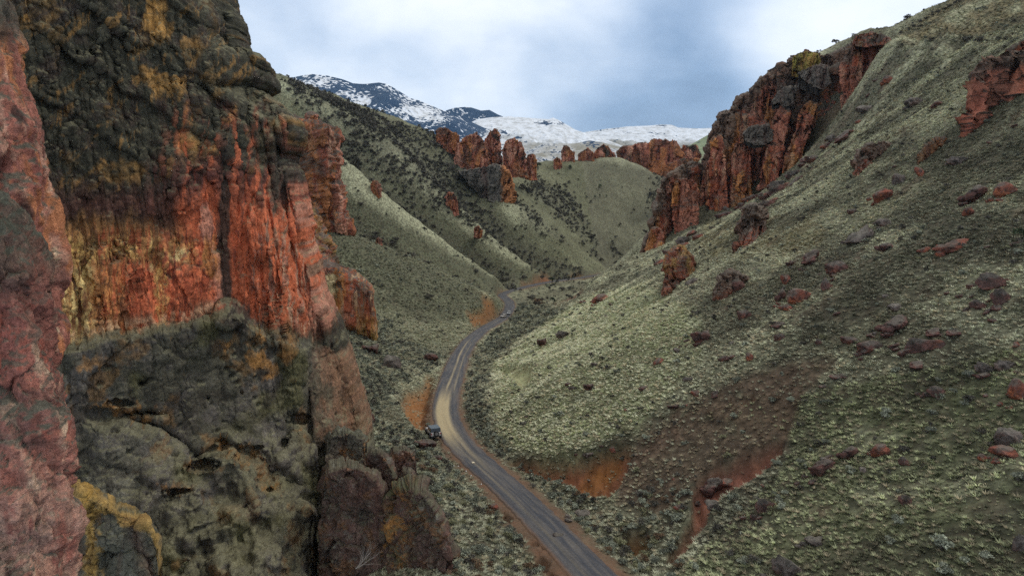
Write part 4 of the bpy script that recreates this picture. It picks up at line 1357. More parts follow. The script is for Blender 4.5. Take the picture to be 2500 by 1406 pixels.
def outer_tint(p, n, shp):
    c = boulder_tint(109, B_DARK, 0.4)(p, n, shp)
    f = fbm(p / 1.6, 4, 0.6, 110)
    x = (p[:, 0] - p[:, 0].min()) / np.ptp(p[:, 0])
    c = lerp(c, np.array((0.46, 0.23, 0.07)), (1 - sstep(0.05, 0.20, np.abs(x - 0.38 + 0.25 * f))) * sstep(-0.15, 0.15, f - 0.4 * n[:, 2]) * 0.9)
    return lerp(c, np.array((0.10, 0.115, 0.06)), (1 - sstep(0.1, 0.3, np.abs(x - 0.3 - 0.3 * f))) * sstep(0.1, 0.5, n[:, 2] + 0.3 * f) * 0.7)


crag("boulder", [(928, 1300), (940, 1240), (965, 1205), (1000, 1196), (1035, 1210), (1062, 1246), (1084, 1292), (1098, 1340), (1106, 1400)], [(925, 1560), (1020, 1560), (1108, 1560)], [63, 60, 58], 3.6, 109, "tall outer boulder with ochre hollows next to the roadside sagebrush", "boulder", None, MAT_ROCK,
     lean=0.45, jag=0.02, cleft=0.14, tier=0.12, depth=8, nu=220, nv=260, blocks=0.55, crack=0.4, tow=0.12, colf=outer_tint)


def crest_tint(p, n, shp):
    c = boulder_tint(111, (0.125, 0.125, 0.098), 0.1)(p, n, shp)
    f = fbm(p / 1.0, 4, 0.6, 112)
    r = np.repeat(np.linspace(0, 1, shp[0])[:, None], shp[1], 1).ravel()
    x = np.repeat(np.linspace(0, 1, shp[1])[None], shp[0], 0).ravel()
    c = lerp(c, np.array((0.42, 0.27, 0.085)), (1 - sstep(0.012, 0.045, np.abs(r - 0.035) + 0.05 * f)) * 0.8)
    return lerp(c, np.array((0.40, 0.25, 0.07)), (1 - sstep(0.02, 0.10, np.abs(x - 0.36 - 0.12 * r + 0.09 * f))) * (1 - sstep(0.5, 0.7, r)) * 0.85)


crag("boulder", [(120, 1192), (195, 1197), (225, 1212), (262, 1240), (300, 1260), (345, 1271), (370, 1296), (385, 1338), (393, 1420)], [(110, 1600), (250, 1600), (396, 1600)], [49, 49, 50], 3.6, 111, "lichen covered boulder with a bright ochre crest below the cliff", "boulder", None, MAT_ROCK,
     lean=0.5, jag=0.03, cleft=0.06, tier=0.05, depth=6, nu=200, nv=260, blocks=0.35, crack=0.3, tow=0.12, colf=crest_tint)

# ------------------------------------------------------------------ cliffs and outcrops of the left side
R_C = dict(blocks=0.5, crack=0.3, pits=0.05, rough=0.7, flute=0.55, strata=0.5)
outcrop("rock_buttress", [(690, 296), (690, 350), (690, 450), (700, 520), (740, 580)], [(752, 296), (796, 312), (822, 334), (821, 365), (823, 400), (816, 440), (831, 500), (850, 556), (846, 575)], [322, 328, 334], [14, 22, 24], 220, 220, 9.0, 121,
        "tall red buttress with dark layered top just past the great cliff", "cliff", None, MAT_FAR, R_C, 3.0, top=0.5, mix=(0.4, 0.35, 0.5), dark=0.45)
outcrop("rock_pillar", [(747, 279), (748, 295), (745, 325)], [(771, 279), (774, 296), (776, 325)], [345, 345], [5, 6], 60, 70, 3.0, 123,
        "small square pillar standing above the red buttress", "rock pillar", None, MAT_FAR, R_C, 3.4, mix=(0.3, 0.4, 0.8), dark=0.1)


def ochre_tint(p, n, shp):
    c = rock_colours(p, n, 125, 6.0, 0.35, (0.3, 0.8, 0.1), 0.5)
    return lerp(c, K_OCHRE * 0.7, sstep(-0.1, 0.4, fbm(p / 4, 4, 0.6, 126)) * 0.7)


outcrop("rock_outcrop", [(735, 500), (735, 560), (740, 650)], [(765, 520), (786, 560), (806, 610), (812, 640), (800, 668)], [262, 258, 255], [10, 14, 16], 110, 130, 6.0, 125,
        "ochre crag tucked between the great cliff and the sage slope", "outcrop", None, MAT_FAR, R_C, 2.6, colf=ochre_tint)


def banded_tint(p, n, shp):
    c = rock_colours(p, n, 127, 6.0, 0.4, (0.6, 0.55, 0.3), 0.35)
    x = (p[:, 0] - p[:, 0].min()) / np.ptp(p[:, 0])
    z = (p[:, 2] - p[:, 2].min()) / np.ptp(p[:, 2])
    w = fbm(p / 3, 4, 0.6, 128) * 0.12
    st = fbm(np.stack([p[:, 0] / 1.3, p[:, 1] / 3, p[:, 2] / 14], 1), 4, 0.6, 129)
    c = lerp(c, np.array((0.62, 0.52, 0.30)), (1 - sstep(0.10, 0.14, np.abs(x - 0.30 + w))) * (1 - sstep(0.14, 0.20, np.abs(z - 0.66 + w))) * 0.9)
    c = lerp(c, K_OCHRE, (1 - sstep(0.10, 0.2, np.abs(x - 0.32 + w))) * (1 - sstep(0.06, 0.16, np.abs(z - 0.45 + w))) * 0.8)
    c = lerp(c, K_OCHRE * 0.9, (1 - sstep(0.16, 0.34, z + w + 0.2 * st)) * 0.8)
    c = lerp(c, K_PALE * 0.8, sstep(0.22, 0.4, st) * (x > 0.55) * 0.7)
    c = lerp(c, K_RED * 0.8, sstep(0.1, 0.3, -st) * (x > 0.45) * 0.7)
    return c


outcrop("rock_outcrop", [(760, 646), (790, 640), (820, 645), (860, 662), (890, 682), (908, 705), (914, 735)], [(770, 780), (800, 786), (830, 800), (860, 812), (890, 826), (918, 834), (921, 838)], [204, 206, 206], [10, 14, 12], 170, 190, 5.0, 127,
        "banded red and cream outcrop in the sage below the spur", "outcrop", None, MAT_FAR, dict(blocks=0.3, crack=0.3, pits=0.0, rough=0.6), 3.2, colf=banded_tint)

SPG = "rock spires on the far left ridge"


def fin_tint(p, n, shp):
    f = fbm(p / 7, 5, 0.6, 137)
    c = np.repeat(np.array((0.150, 0.142, 0.128))[None], len(p), 0)
    c = lerp(c, K_DARK, sstep(0.05, 0.5, f) * 0.6)
    x = (p[:, 0] - p[:, 0].min()) / np.ptp(p[:, 0])
    return lerp(c, np.array((0.42, 0.19, 0.085)), sstep(0.70, 0.78, x + 0.08 * f))


SPIRES = [
    ("rock_spire", [(1066, 322), (1078, 314), (1090, 313), (1104, 324), (1121, 334)], [(1066, 342), (1085, 356), (1105, 366), (1122, 364)], 668, "low square red block, first of the spires on the left ridge", 131, 9, .3),
    ("rock_spire", [(1112, 368), (1120, 352), (1135, 337), (1150, 331), (1164, 325), (1176, 340), (1186, 366), (1194, 400)], [(1106, 398), (1130, 424), (1155, 440), (1175, 448), (1190, 446), (1199, 436)], 655, "broad leaning spire with a bright red face and grey foot", 132, 9, .3),
    ("rock_spire", [(1183, 352), (1190, 332), (1200, 320), (1210, 317), (1217, 326), (1222, 352)], [(1180, 410), (1200, 414), (1226, 414)], 672, "dark brown upright spire standing behind the leaning red one", 133, 8, .75),
    ("rock_spire", [(1228, 366), (1236, 347), (1246, 339), (1260, 342), (1272, 354), (1282, 378)], [(1226, 418), (1250, 424), (1286, 424)], 664, "blunt two-toned spire between the brown spire and the last stub", 134, 8, .45),
    ("rock_spire", [(1282, 392), (1290, 380), (1302, 377), (1309, 394)], [(1282, 430), (1296, 434), (1311, 432)], 668, "last stubby red spire at the lower end of the ridge", 135, 6, .3),
    ("rock_fin", [(1118, 420), (1150, 416), (1185, 408), (1212, 402), (1232, 412), (1248, 430), (1256, 468)], [(1150, 440), (1178, 468), (1206, 494), (1230, 512), (1250, 520), (1263, 516)], 622, "grey slab with an orange edge dropping below the spires", 136, 10, .6),
    ("rock_stub", [(906, 450), (912, 442), (922, 443), (929, 454)], [(906, 474), (918, 480), (931, 474)], 434, "small tan rock on the crest of the green spur", 137, 4, .2),
    ("rock_stub", [(918, 588), (924, 581), (932, 588)], [(917, 598), (926, 600), (934, 598)], 343, "little red rock on the crest of the nearest spur", 138, 3, .2),
    ("rock_stub", [(1088, 482), (1096, 470), (1108, 474), (1117, 492)], [(1090, 516), (1104, 522), (1119, 518)], 530, "reddish knob in the dark brush of the middle spur", 139, 5, .5),
    ("rock_stub", [(1158, 560), (1166, 552), (1176, 560)], [(1158, 572), (1168, 576), (1178, 572)], 520, "small dark outcrop lower down the middle spur", 140, 4, .7),
]
for nm, T, B, Y, lab, sd, sz, dk in SPIRES:
    crag(nm, T, B, [Y, Y], sz, sd, lab, "rock spire" if nm == "rock_spire" else "outcrop", SPG if nm == "rock_spire" else None, MAT_DISTANT, lean=0.1, jag=0.35, cleft=0.35, tier=0.12, nu=110, nv=110, top_grey=0.7, mix=(0.2, 0.40, 0.6), dark=min(1, dk + 0.15), blocks=0.6, colf=fin_tint if sd == 136 else None)
FARB = [
    ("rock_fin", [(1371, 372), (1376, 357), (1388, 358), (1394, 366), (1403, 374)], [(1371, 396), (1388, 398), (1404, 396)], 835, "notched red fin on top of the round green hill", 141, 8, .3),
    ("rock_fin", [(1412, 378), (1424, 368), (1436, 362), (1450, 376)], [(1412, 396), (1430, 400), (1452, 400)], 845, "small ragged red fin near the middle of the round hill's rim", 142, 8, .4),
    ("rock_fin", [(1352, 390), (1360, 384), (1370, 392)], [(1352, 408), (1362, 412), (1372, 410)], 815, "short stub of rock left of the notched red fin", 143, 6, .3),
    ("rock_fin", [(1448, 382), (1460, 360), (1472, 354), (1484, 358), (1502, 380)], [(1448, 402), (1474, 408), (1503, 404)], 862, "brown rounded crag between the ragged fin and the red mesa", 144, 9, .6),
    ("red_mesa", [(1506, 374), (1514, 362), (1542, 359), (1546, 355), (1580, 350), (1598, 341), (1630, 343), (1652, 346), (1662, 372), (1690, 392)], [(1506, 398), (1530, 402), (1560, 410), (1590, 420), (1625, 434), (1660, 440), (1695, 440)], 930, "long flat-topped red cliff closing the canyon", 145, 18, .3),
    ("rock_tower", [(1664, 368), (1668, 356), (1684, 358), (1700, 354), (1712, 378)], [(1662, 394), (1690, 396), (1716, 394)], 940, "dark notched tower right behind the red mesa", 146, 9, .95),
    ("rock_ledges", [(1624, 414), (1650, 392), (1690, 386), (1722, 394)], [(1624, 440), (1660, 450), (1722, 452)], 760, "low grey layered ledges below the dark tower", 147, 9, .9),
]
for nm, T, B, Y, lab, sd, sz, dk in FARB:
    crag(nm, T, B, [Y, Y], sz, sd, lab, "mesa" if nm == "red_mesa" else "crag", None, MAT_DISTANT, lean=0.1, jag=0.35, cleft=0.3, tier=0.12, nu=150 if nm == "red_mesa" else 100, nv=110, top_grey=0.8, mix=(0.2, 0.35, 0.7), dark=min(1, dk + 0.12), blocks=0.4)

# ------------------------------------------------------------------ cliffs of the right side
crag("rock_cliff", [(1566, 640), (1576, 585), (1590, 552), (1600, 520), (1606, 478), (1618, 442), (1640, 424), (1668, 410), (1690, 398), (1708, 408), (1722, 430)], [(1556, 668), (1572, 664), (1590, 658), (1606, 650), (1622, 634), (1640, 612), (1660, 580), (1676, 556), (1692, 538), (1708, 520), (1724, 500)],
     [372, 380, 390, 402, 410], 11, 151, "lower red and orange cliff stepping down to the canyon bend", "cliff", None, MAT_FAR, lean=0.1, jag=0.8, cleft=0.5, tier=0.40, depth=24, nu=260, nv=240, mix=(0.7, 0.85, 0.3), dark=0.4, cap=0.22)
crag("rock_cliff", [(1716, 400), (1726, 362), (1736, 330), (1744, 308), (1762, 286), (1784, 272), (1802, 248), (1832, 226), (1852, 202), (1882, 182), (1912, 166)], [(1708, 492), (1728, 494), (1758, 494), (1792, 486), (1822, 470), (1850, 452), (1880, 434), (1908, 414), (1936, 398)],
     [402, 406, 408, 402], 14, 153, "main red bastion rising straight out of the grassy slope", "cliff", None, MAT_FAR, lean=0.25, jag=0.75, cleft=0.55, tier=0.40, depth=34, nu=340, nv=300, top_grey=0.5, mix=(0.7, 0.75, 0.3), dark=0.35, cap=0.30)
crag("rock_cliff", [(1896, 182), (1910, 168), (1938, 146), (1970, 141), (2000, 141), (2032, 135), (2066, 122), (2094, 112)], [(1900, 432), (1924, 408), (1948, 390), (1972, 364), (2000, 336), (2030, 304), (2062, 272), (2098, 240)],
     [406, 404, 394, 380], 12, 155, "dark broken crags with grey slabs between the red cliffs", "cliff", None, MAT_FAR, lean=0.35, jag=0.8, cleft=0.5, tier=0.55, depth=30, nu=280, nv=280, top_grey=0.28, mix=(0.6, 0.7, 0.15), dark=0.5, blocks=0.6, cap=0.42)
crag("rock_cliff", [(2056, 150), (2072, 126), (2086, 104), (2098, 94), (2126, 90), (2150, 92), (2176, 104)], [(2056, 272), (2084, 252), (2110, 234), (2132, 206), (2154, 170), (2180, 132)],
     [376, 364, 350], 10, 157, "topmost red cliff below the dark caprock on the skyline", "cliff", None, MAT_FAR, lean=0.2, jag=0.3, cleft=0.35, tier=0.3, depth=24, nu=200, nv=220, top_grey=0.5, mix=(0.8, 0.35, 0.25), dark=0.4, cap=0.12)
crag("caprock", [(2084, 100), (2092, 88), (2112, 83), (2132, 79), (2150, 85), (2174, 98)], [(2084, 112), (2110, 116), (2140, 112), (2176, 108)], [350, 342], 6, 158, "dark caprock lying on the topmost red cliff", "caprock", None, MAT_FAR, lean=0.1, jag=0.3, tier=0.4, depth=18, nu=120, nv=60, top_grey=0.1, dark=0.95, sink=0.0)


def yellow_tint(p, n, shp):
    st = fbm(np.stack([p[:, 0] / 2, p[:, 1] / 2, p[:, 2] / 18], 1), 4, 0.6, 159)
    c = np.repeat(np.array((0.30, 0.275, 0.065))[None], len(p), 0)
    c = lerp(c, np.array((0.42, 0.235, 0.09)), sstep(-0.1, 0.4, st) * 0.8)
    return lerp(c, K_DARK, sstep(0.15, 0.4, -st) * 0.7)


def grey_tint(p, n, shp):
    f = fbm(p / 4, 5, 0.6, 161)
    c = np.repeat(K_GREY[None] * 1.05, len(p), 0)
    return lerp(c, K_DARK, sstep(0.0, 0.5, f) * 0.6)


crag("rock_tower", [(1936, 142), (1946, 131), (1962, 128), (1980, 126), (1996, 134), (2002, 142)], [(1934, 168), (1960, 172), (1985, 176), (2004, 172)], [392, 388], 6, 159, "yellow-stained tower on the skyline of the dark crags", "rock tower", None, MAT_FAR, jag=0.2, cleft=0.3, tier=0.1, depth=14, nu=100, nv=90, colf=yellow_tint, sink=0.1)
crag("balanced_rock", [(1960, 129), (1964, 123), (1974, 122), (1980, 128)], [(1960, 137), (1970, 139), (1980, 138)], [392, 392], 3, 160, "dark knob balanced on top of the yellow-stained tower", "rock", None, MAT_FAR, jag=0.2, depth=4, nu=60, nv=50, dark=0.95, top_grey=0.1, sink=0.0)
crag("rock_slab", [(1816, 328), (1830, 314), (1850, 307), (1872, 307), (1888, 320)], [(1820, 344), (1842, 356), (1868, 354), (1886, 344)], [386, 384], 9, 161, "smooth grey slab plastered on the face of the red bastion", "rock slab", None, MAT_FAR, lean=0.2, jag=0.15, cleft=0.35, tier=0.1, depth=8, nu=120, nv=100, blocks=0.35, colf=grey_tint, sink=0.0)
crag("rock_slab", [(1886, 246), (1900, 226), (1920, 214), (1944, 212)], [(1888, 256), (1904, 250), (1912, 262), (1936, 256)], [390, 388], 7, 163, "grey overhanging slab higher up between bastion and crags", "rock slab", None, MAT_FAR, lean=0.2, jag=0.2, cleft=0.2, tier=0.2, depth=10, nu=110, nv=100, colf=grey_tint, sink=0.0)
crag("rock_slab", [(1950, 180), (1970, 166), (1995, 160), (2022, 162)], [(1968, 200), (1988, 214), (2006, 220), (2028, 206)], [386, 382], 7, 165, "grey scree slab under the yellow-stained tower", "rock slab", None, MAT_FAR, lean=0.5, jag=0.2, cleft=0.2, tier=0.2, depth=10, nu=110, nv=100, colf=grey_tint, sink=0.0)
BUT = [([(1736, 352), (1744, 336), (1756, 334), (1768, 360)], [(1726, 496), (1748, 498), (1778, 496)], 394, "first fluted buttress at the outer corner of the red bastion", 171),
       ([(1788, 380), (1800, 350), (1816, 346), (1832, 372)], [(1780, 490), (1802, 486), (1834, 470)], 392, "orange buttress in the middle of the red bastion", 172),
       ([(1884, 300), (1898, 268), (1912, 256), (1928, 272)], [(1850, 446), (1872, 438), (1900, 420)], 388, "tall dark red rib at the right end of the bastion", 173),
       ([(1950, 290), (1966, 256), (1980, 248), (1994, 260)], [(1908, 402), (1926, 398), (1948, 386)], 378, "thin leaning rib above the boulder field", 174),
       ([(1640, 470), (1650, 446), (1672, 436), (1694, 442), (1706, 466)], [(1648, 566), (1676, 560), (1702, 532)], 378, "dark-topped orange block on the lower cliff", 175),
       ([(1578, 600), (1590, 566), (1606, 558), (1622, 572)], [(1562, 668), (1580, 670), (1612, 650)], 362, "lowest orange prow above the canyon bend", 176)]
for T, B, Y, lab, sd in BUT:
    crag("rock_buttress", T, B, [Y, Y - 2], 9, sd, lab, "buttress", None, MAT_FAR, lean=0.25, jag=0.3, cleft=0.35, tier=0.25, depth=14, nu=120, nv=180, top_grey=0.55, mix=(0.7, 0.6, 0.25), dark=0.3 if sd != 173 else 0.7)

_y = yh(2390, 334)
crag("rock_outcrop", [(2374, 210), (2378, 180), (2396, 150), (2420, 140), (2450, 136), (2480, 128), (2520, 112), (2580, 100)], [(2338, 340), (2372, 338), (2410, 336), (2450, 336), (2500, 336), (2580, 336)], [_y + 6, _y + 6, _y + 4], 10, 181,
     "hulking red outcrop on the upper grass slope at the picture edge", "outcrop", None, MAT_FAR, lean=0.2, jag=0.2, cleft=0.4, tier=0.10, depth=16, nu=200, nv=200, mix=(0.55, 0.15, 0.15), dark=0.65, blocks=0.6, cap=0.15)
crag("rock_outcrop", [(2462, 128), (2478, 112), (2510, 96), (2580, 80)], [(2460, 190), (2500, 190), (2580, 190)], [_y + 16, _y + 16], 7, 183, "dark crag behind the hulking red outcrop", "outcrop", None, MAT_FAR, jag=0.3, depth=12, nu=90, nv=100, dark=0.9, top_grey=0.2)
_y = yh(2280, 385)
crag("rock_rib", [(2240, 380), (2262, 358), (2290, 344), (2318, 336), (2340, 334)], [(2242, 408), (2262, 402), (2288, 376), (2316, 358), (2344, 344)], [_y + 1, _y + 3, _y + 8], 5, 185, "dark rib of rock running down from the hulking outcrop", "outcrop", None, MAT_FAR, jag=0.3, depth=6, nu=110, nv=80, dark=0.85, top_grey=0.3)
_y = yh(1836, 594)
crag("rock_outcrop", [(1808, 540), (1820, 512), (1838, 503), (1858, 510), (1870, 530)], [(1788, 600), (1806, 602), (1830, 602), (1850, 580), (1866, 560)], [_y + 3, _y + 1, _y + 3], 7, 187, "dark-capped red crag alone on the grassy slope under the bastion", "outcrop", None, MAT_FAR, lean=0.3, jag=0.25, cleft=0.3, tier=0.4, depth=10, nu=130, nv=140, top_grey=0.3, mix=(0.5, 0.1, 0.15), dark=0.6, blocks=0.6, cap=0.50)
_y = yh(1760, 738)
crag("rock_outcrop", [(1744, 710), (1758, 686), (1776, 672), (1800, 668), (1820, 680)], [(1730, 744), (1750, 746), (1772, 742), (1798, 718), (1820, 700)], [_y + 2, _y + 1, _y + 3], 5, 189, "red crag with a rounded dark shoulder in the middle of the slope", "outcrop", None, MAT_FAR, lean=0.35, jag=0.25, cleft=0.3, tier=0.4, depth=7, nu=130, nv=120, top_grey=0.4, mix=(0.5, 0.2, 0.1), dark=0.6, blocks=0.6, cap=0.40)
_y = yh(2140, 396)
crag("rock_outcrop", [(2086, 396), (2100, 374), (2128, 352), (2160, 346), (2192, 360), (2200, 374)], [(2090, 404), (2112, 398), (2140, 396), (2168, 394), (2202, 384)], [_y + 1, _y + 2], 5, 191, "grey-topped dark outcrop on the upper slope below the open grass", "outcrop", None, MAT_FAR, lean=0.4, jag=0.25, tier=0.4, depth=7, nu=140, nv=100, top_grey=0.3, mix=(0.3, 0.05, 0.1), dark=0.8, blocks=0.6, cap=0.55)
_y = yh(1660, 700)
crag("rock_outcrop", [(1624, 650), (1638, 618), (1658, 606), (1676, 616), (1690, 650)], [(1620, 692), (1650, 700), (1690, 694)], [_y + 4, _y + 3], 6, 193, "mossy ochre rocks at the foot of the lower cliff", "outcrop", None, MAT_FAR, lean=0.4, jag=0.4, tier=0.5, depth=8, nu=110, nv=120, colf=ochre_tint)

# ------------------------------------------------------------------ loose boulders on the slopes
def base_boulder(seed, body, hollow):
    bm = bmesh.new()
    bmesh.ops.create_icosphere(bm, subdivisions=5, radius=1.0)
    bm.verts.ensure_lookup_table()
    p = np.array([v.co for v in bm.verts], np.float32)
    tri = np.array([[v.index for v in f.verts] for f in bm.faces], np.int32)
    bm.free()
    rs = np.random.RandomState(seed)
    n = p.copy()
    # broken faces: flatten against random planes
    for _ in range(9):
        d = rs.normal(size=3)
        d /= np.linalg.norm(d)
        h = rs.uniform(0.42, 0.8)
        ex = np.maximum(p @ d - h, 0)
        p -= 0.97 * ex[:, None] * d
    p = rock_relief(p, n, 1.3, seed, blocks=0.30, crack=0.22, rough=0.45)
    me = raw_mesh("boulder", p, None, tri)
    me.vertices.foreach_get('normal', nn := np.zeros(len(p) * 3, np.float32))
    nn = nn.reshape(-1, 3)
    f1 = fbm(p * 1.5, 5, 0.6, seed)
    c = np.repeat(np.array(body)[None], len(p), 0)
    c = lerp(c, np.array((0.065, 0.050, 0.046)), sstep(-0.3, 0.4, f1) * 0.75)
    c = lerp(c, np.array((0.33, 0.12, 0.06)), sstep(0.1, 0.5, fbm(p * 1.2 + 5, 4, 0.6, seed + 3) - 0.5 * n[:, 2]) * hollow)
    c = lerp(c, np.array((0.135, 0.130, 0.115)), sstep(0.45, 0.85, n[:, 2] + 0.4 * f1) * 0.7)
    set_col(me, c)
    me.materials.append(MAT_ROCK)
    return me


B_KINDS = {'dark': [base_boulder(300 + k, (0.135, 0.070, 0.062), 0.3) for k in range(5)],
           'red': [base_boulder(320 + k, (0.230, 0.085, 0.060), 0.8) for k in range(3)],
           'grey': [base_boulder(340 + k, (0.165, 0.145, 0.135), 0.15) for k in range(3)]}
_rb = random.Random(5)


def place_boulder(u, v, w, h, kind, label, group=None, cat="boulder", tilt=0.0):
    """v is the row of the boulder's foot"""
    p = hit(u, v)
    if p is None:
        return None
    s = depth_of(p) / F
    o = bpy.data.objects.new("boulder", _rb.choice(B_KINDS[kind]))
    COL.objects.link(o)
    hw, hh = w * s / 2 * 1.05, h * s / 2 * 1.12
    o.scale = (hw, hw * _rb.uniform(0.75, 1.0), hh)
    o.rotation_euler = (_rb.uniform(-0.25, 0.25), tilt + _rb.uniform(-0.15, 0.15), _rb.uniform(-0.5, 0.5))
    o.location = (p[0], p[1] + hw * 0.3, p[2] + hh * 0.38)
    return tag(o, label, cat, group)


BOULDERS = [
    (1712, 838, 52, 46, 'dark', "round dark boulder alone on the pale lower slope"),
    (1800, 712, 34, 40, 'dark', "dark round boulder touching the red crag in mid slope"),
    (1980, 644, 52, 38, 'dark', "flat-topped dark boulder up the slope from the orange pillar stone", -0.4),
    (2046, 664, 48, 48, 'dark', "upright dark boulder right of the flat-topped one"),
    (1918, 694, 24, 36, 'red', "small orange pillar stone in the grass"),
    (1820, 776, 32, 34, 'dark', "egg-shaped brown boulder below the orange pillar stone"),
    (1908, 734, 26, 38, 'dark', "standing brown stone just under the orange pillar stone"),
    (1950, 738, 64, 40, 'red', "red-brown cluster rock right of the standing brown stone", -0.5),
    (2018, 708, 32, 36, 'dark', "maroon boulder right of the red-brown cluster rock"),
    (1466, 738, 46, 28, 'red', "red-brown rock at the lower edge of the green nose"),
    (1690, 694, 36, 16, 'grey', "log-like grey rock beside the mossy ochre rocks", -0.5),
    (1325, 845, 28, 28, 'dark', "dark rock on the rim of the pale nose"),
    (1376, 824, 36, 22, 'grey', "low grey rock up the rim from the dark one"),
    (1440, 952, 32, 22, 'dark', "flat brown rock in the bright grass"),
    (1568, 955, 24, 18, 'dark', "little dark rock uphill from the flat brown rock"),
    (2130, 856, 58, 44, 'dark', "wide dark boulder above the brown scree"),
    (2258, 856, 92, 46, 'dark', "long dark slab boulder tilted up the slope", -0.45),
    (2190, 806, 78, 44, 'dark', "dark rock cluster above the wide boulder", -0.3),
    (2112, 586, 76, 34, 'grey', "long grey stone streak on the upper slope", -0.55),
    (2163, 552, 42, 26, 'grey', "grey rock at the top of the long stone streak"),
    (2162, 612, 40, 26, 'dark', "brown rock right under the long stone streak"),
    (2330, 612, 76, 30, 'red', "orange-bottomed brown rock on the right slope", -0.25),
    (2430, 706, 96, 50, 'dark', "largest dark boulder mass by the right edge", -0.2),
    (2448, 742, 66, 50, 'dark', "dark boulder stepping down from the largest mass"),
    (2395, 752, 54, 24, 'dark', "low flat dark boulder left of the stepping one"),
    (2292, 968, 62, 32, 'dark', "dark flat boulder among blue-green sage"),
    (2238, 900, 40, 22, 'dark', "brown boulder above the flat one in the sage"),
    (2486, 972, 50, 56, 'red', "red-brown boulder cut by the right edge"),
    (2474, 1082, 62, 54, 'grey', "grey-brown boulder leaning on a red slab"),
    (2455, 1112, 66, 32, 'red', "red slab under the grey-brown boulder"),
    (2496, 1345, 36, 60, 'grey', "grey boulder at the right edge near the corner"),
    (1922, 1404, 58, 62, 'grey', "pale grey boulder at the bottom of the slope"),
    (1735, 1212, 54, 66, 'dark', "maroon boulder at the foot of the red gully"),
    (1870, 1250, 62, 44, 'dark', "brown boulder under a sagebrush beside the red gully"),
    (2005, 1160, 58, 48, 'dark', "dark boulder with sage growing in front"),
    (2150, 1112, 46, 40, 'red', "brown boulder with a dark underside right of the sage patch"),
    (2078, 1118, 54, 34, 'dark', "low mossy boulder left of the one with a dark underside"),
    (2210, 1135, 34, 24, 'dark', "small dark boulder half sunk in the lush grass"),
    (2388, 486, 66, 42, 'dark', "dark boulder of the upper pair near the right edge"),
    (2455, 478, 58, 40, 'red', "red-brown boulder of the upper pair near the right edge"),
    (2200, 446, 34, 34, 'grey', "grey boulder high on the slope"),
    (2160, 488, 54, 32, 'red', "red-brown rock below the high grey boulder", -0.5),
    (2248, 430, 26, 36, 'red', "thin red stone under the dark rib"),
    (2345, 398, 46, 24, 'grey', "flat grey stone right of the dark rib"),
    (2365, 525, 28, 26, 'red', "lone rusty rock on the right slope"),
    (2085, 520, 26, 18, 'dark', "little dark rock above the long stone streak"),
    (1900, 470, 60, 26, 'dark', "dark slab rock at the foot of the tall rib", -0.6),
    (1870, 508, 70, 26, 'dark', "second slab rock sliding down from the tall rib", -0.6),
    (2120, 270, 48, 20, 'grey', "grey ledge stone below the topmost red cliff"),
    (2240, 255, 46, 26, 'grey', "grey stone in the open upper grass"),
    (2290, 262, 26, 20, 'dark', "dark stone right of the grey one in the open upper grass"),
    (2060, 345, 54, 26, 'dark', "dark rubble rock left of the grey-topped outcrop", -0.4),
    (1990, 392, 40, 22, 'dark', "brown rubble rock under the leaning rib"),
    (906, 862, 46, 34, 'dark', "dark block just under the banded outcrop"),
    (953, 898, 50, 38, 'grey', "grey rock in the sage below the dark block"),
    (1050, 882, 34, 26, 'dark', "brown rock above the left road cut"),
    (1035, 1094, 54, 28, 'dark', "dark rock in the brush left of the parked car", 0.4),
    (898, 1035, 30, 40, 'dark', "dark red rock against the corner of the great cliff"),
    (1068, 1122, 24, 18, 'dark', "small dark rock at the road edge behind the car"),
    (2405, 910, 36, 36, 'grey', "grey-brown rock up from the red-brown edge boulder"),
    (1660, 1250, 30, 24, 'red', "red rock at the left rim of the red gully"),
    (1740, 1240, 40, 20, 'grey', "grey rock beside the maroon boulder"),
    (1995, 1330, 50, 22, 'grey', "pale flat stone left in the lush grass"),
    (1365, 1315, 30, 16, 'grey', "tan stone on the bank right of the road"),
    (1425, 1265, 44, 20, 'grey', "tan rubble stone in the dry grass by the road"),
    (1205, 1245, 26, 22, 'red', "small red rock in the sage left of the road"),
    (1775, 1185, 44, 22, 'red', "red broken rock high in the red gully"),
    (2330, 820, 44, 18, 'dark', "dark sliver rock between the slab boulder and the right edge"),
    (2000, 840, 20, 18, 'dark', "small dark stone over the brown scree"),
    (1830, 880, 24, 22, 'red', "small reddish stone in the middle grass"),
    (1900, 800, 34, 18, 'dark', "dark low stone under the maroon boulder"),
    (1905, 830, 26, 30, 'dark', "dark notched stone below the low one"),
]
for b in BOULDERS:
    place_boulder(*b[:5], b[5], None, "boulder", b[6] if len(b) > 6 else 0.0)
    if b[2] > 40 and b[0] > 1300:      # chips that broke off and rolled a little way down
        for _ in range(_rb.randint(2, 4)):
            q = _rb.uniform(0.14, 0.34) * b[2]
            place_boulder(b[0] - _rb.uniform(0.2, 1.0) * b[2], b[1] + _rb.uniform(-0.1, 0.5) * b[3], q * 1.3, q * 0.8, b[4], "chip of rock just downhill from a boulder of the big slope", "chips below the boulders", "stone", _rb.uniform(-0.4, 0.2))
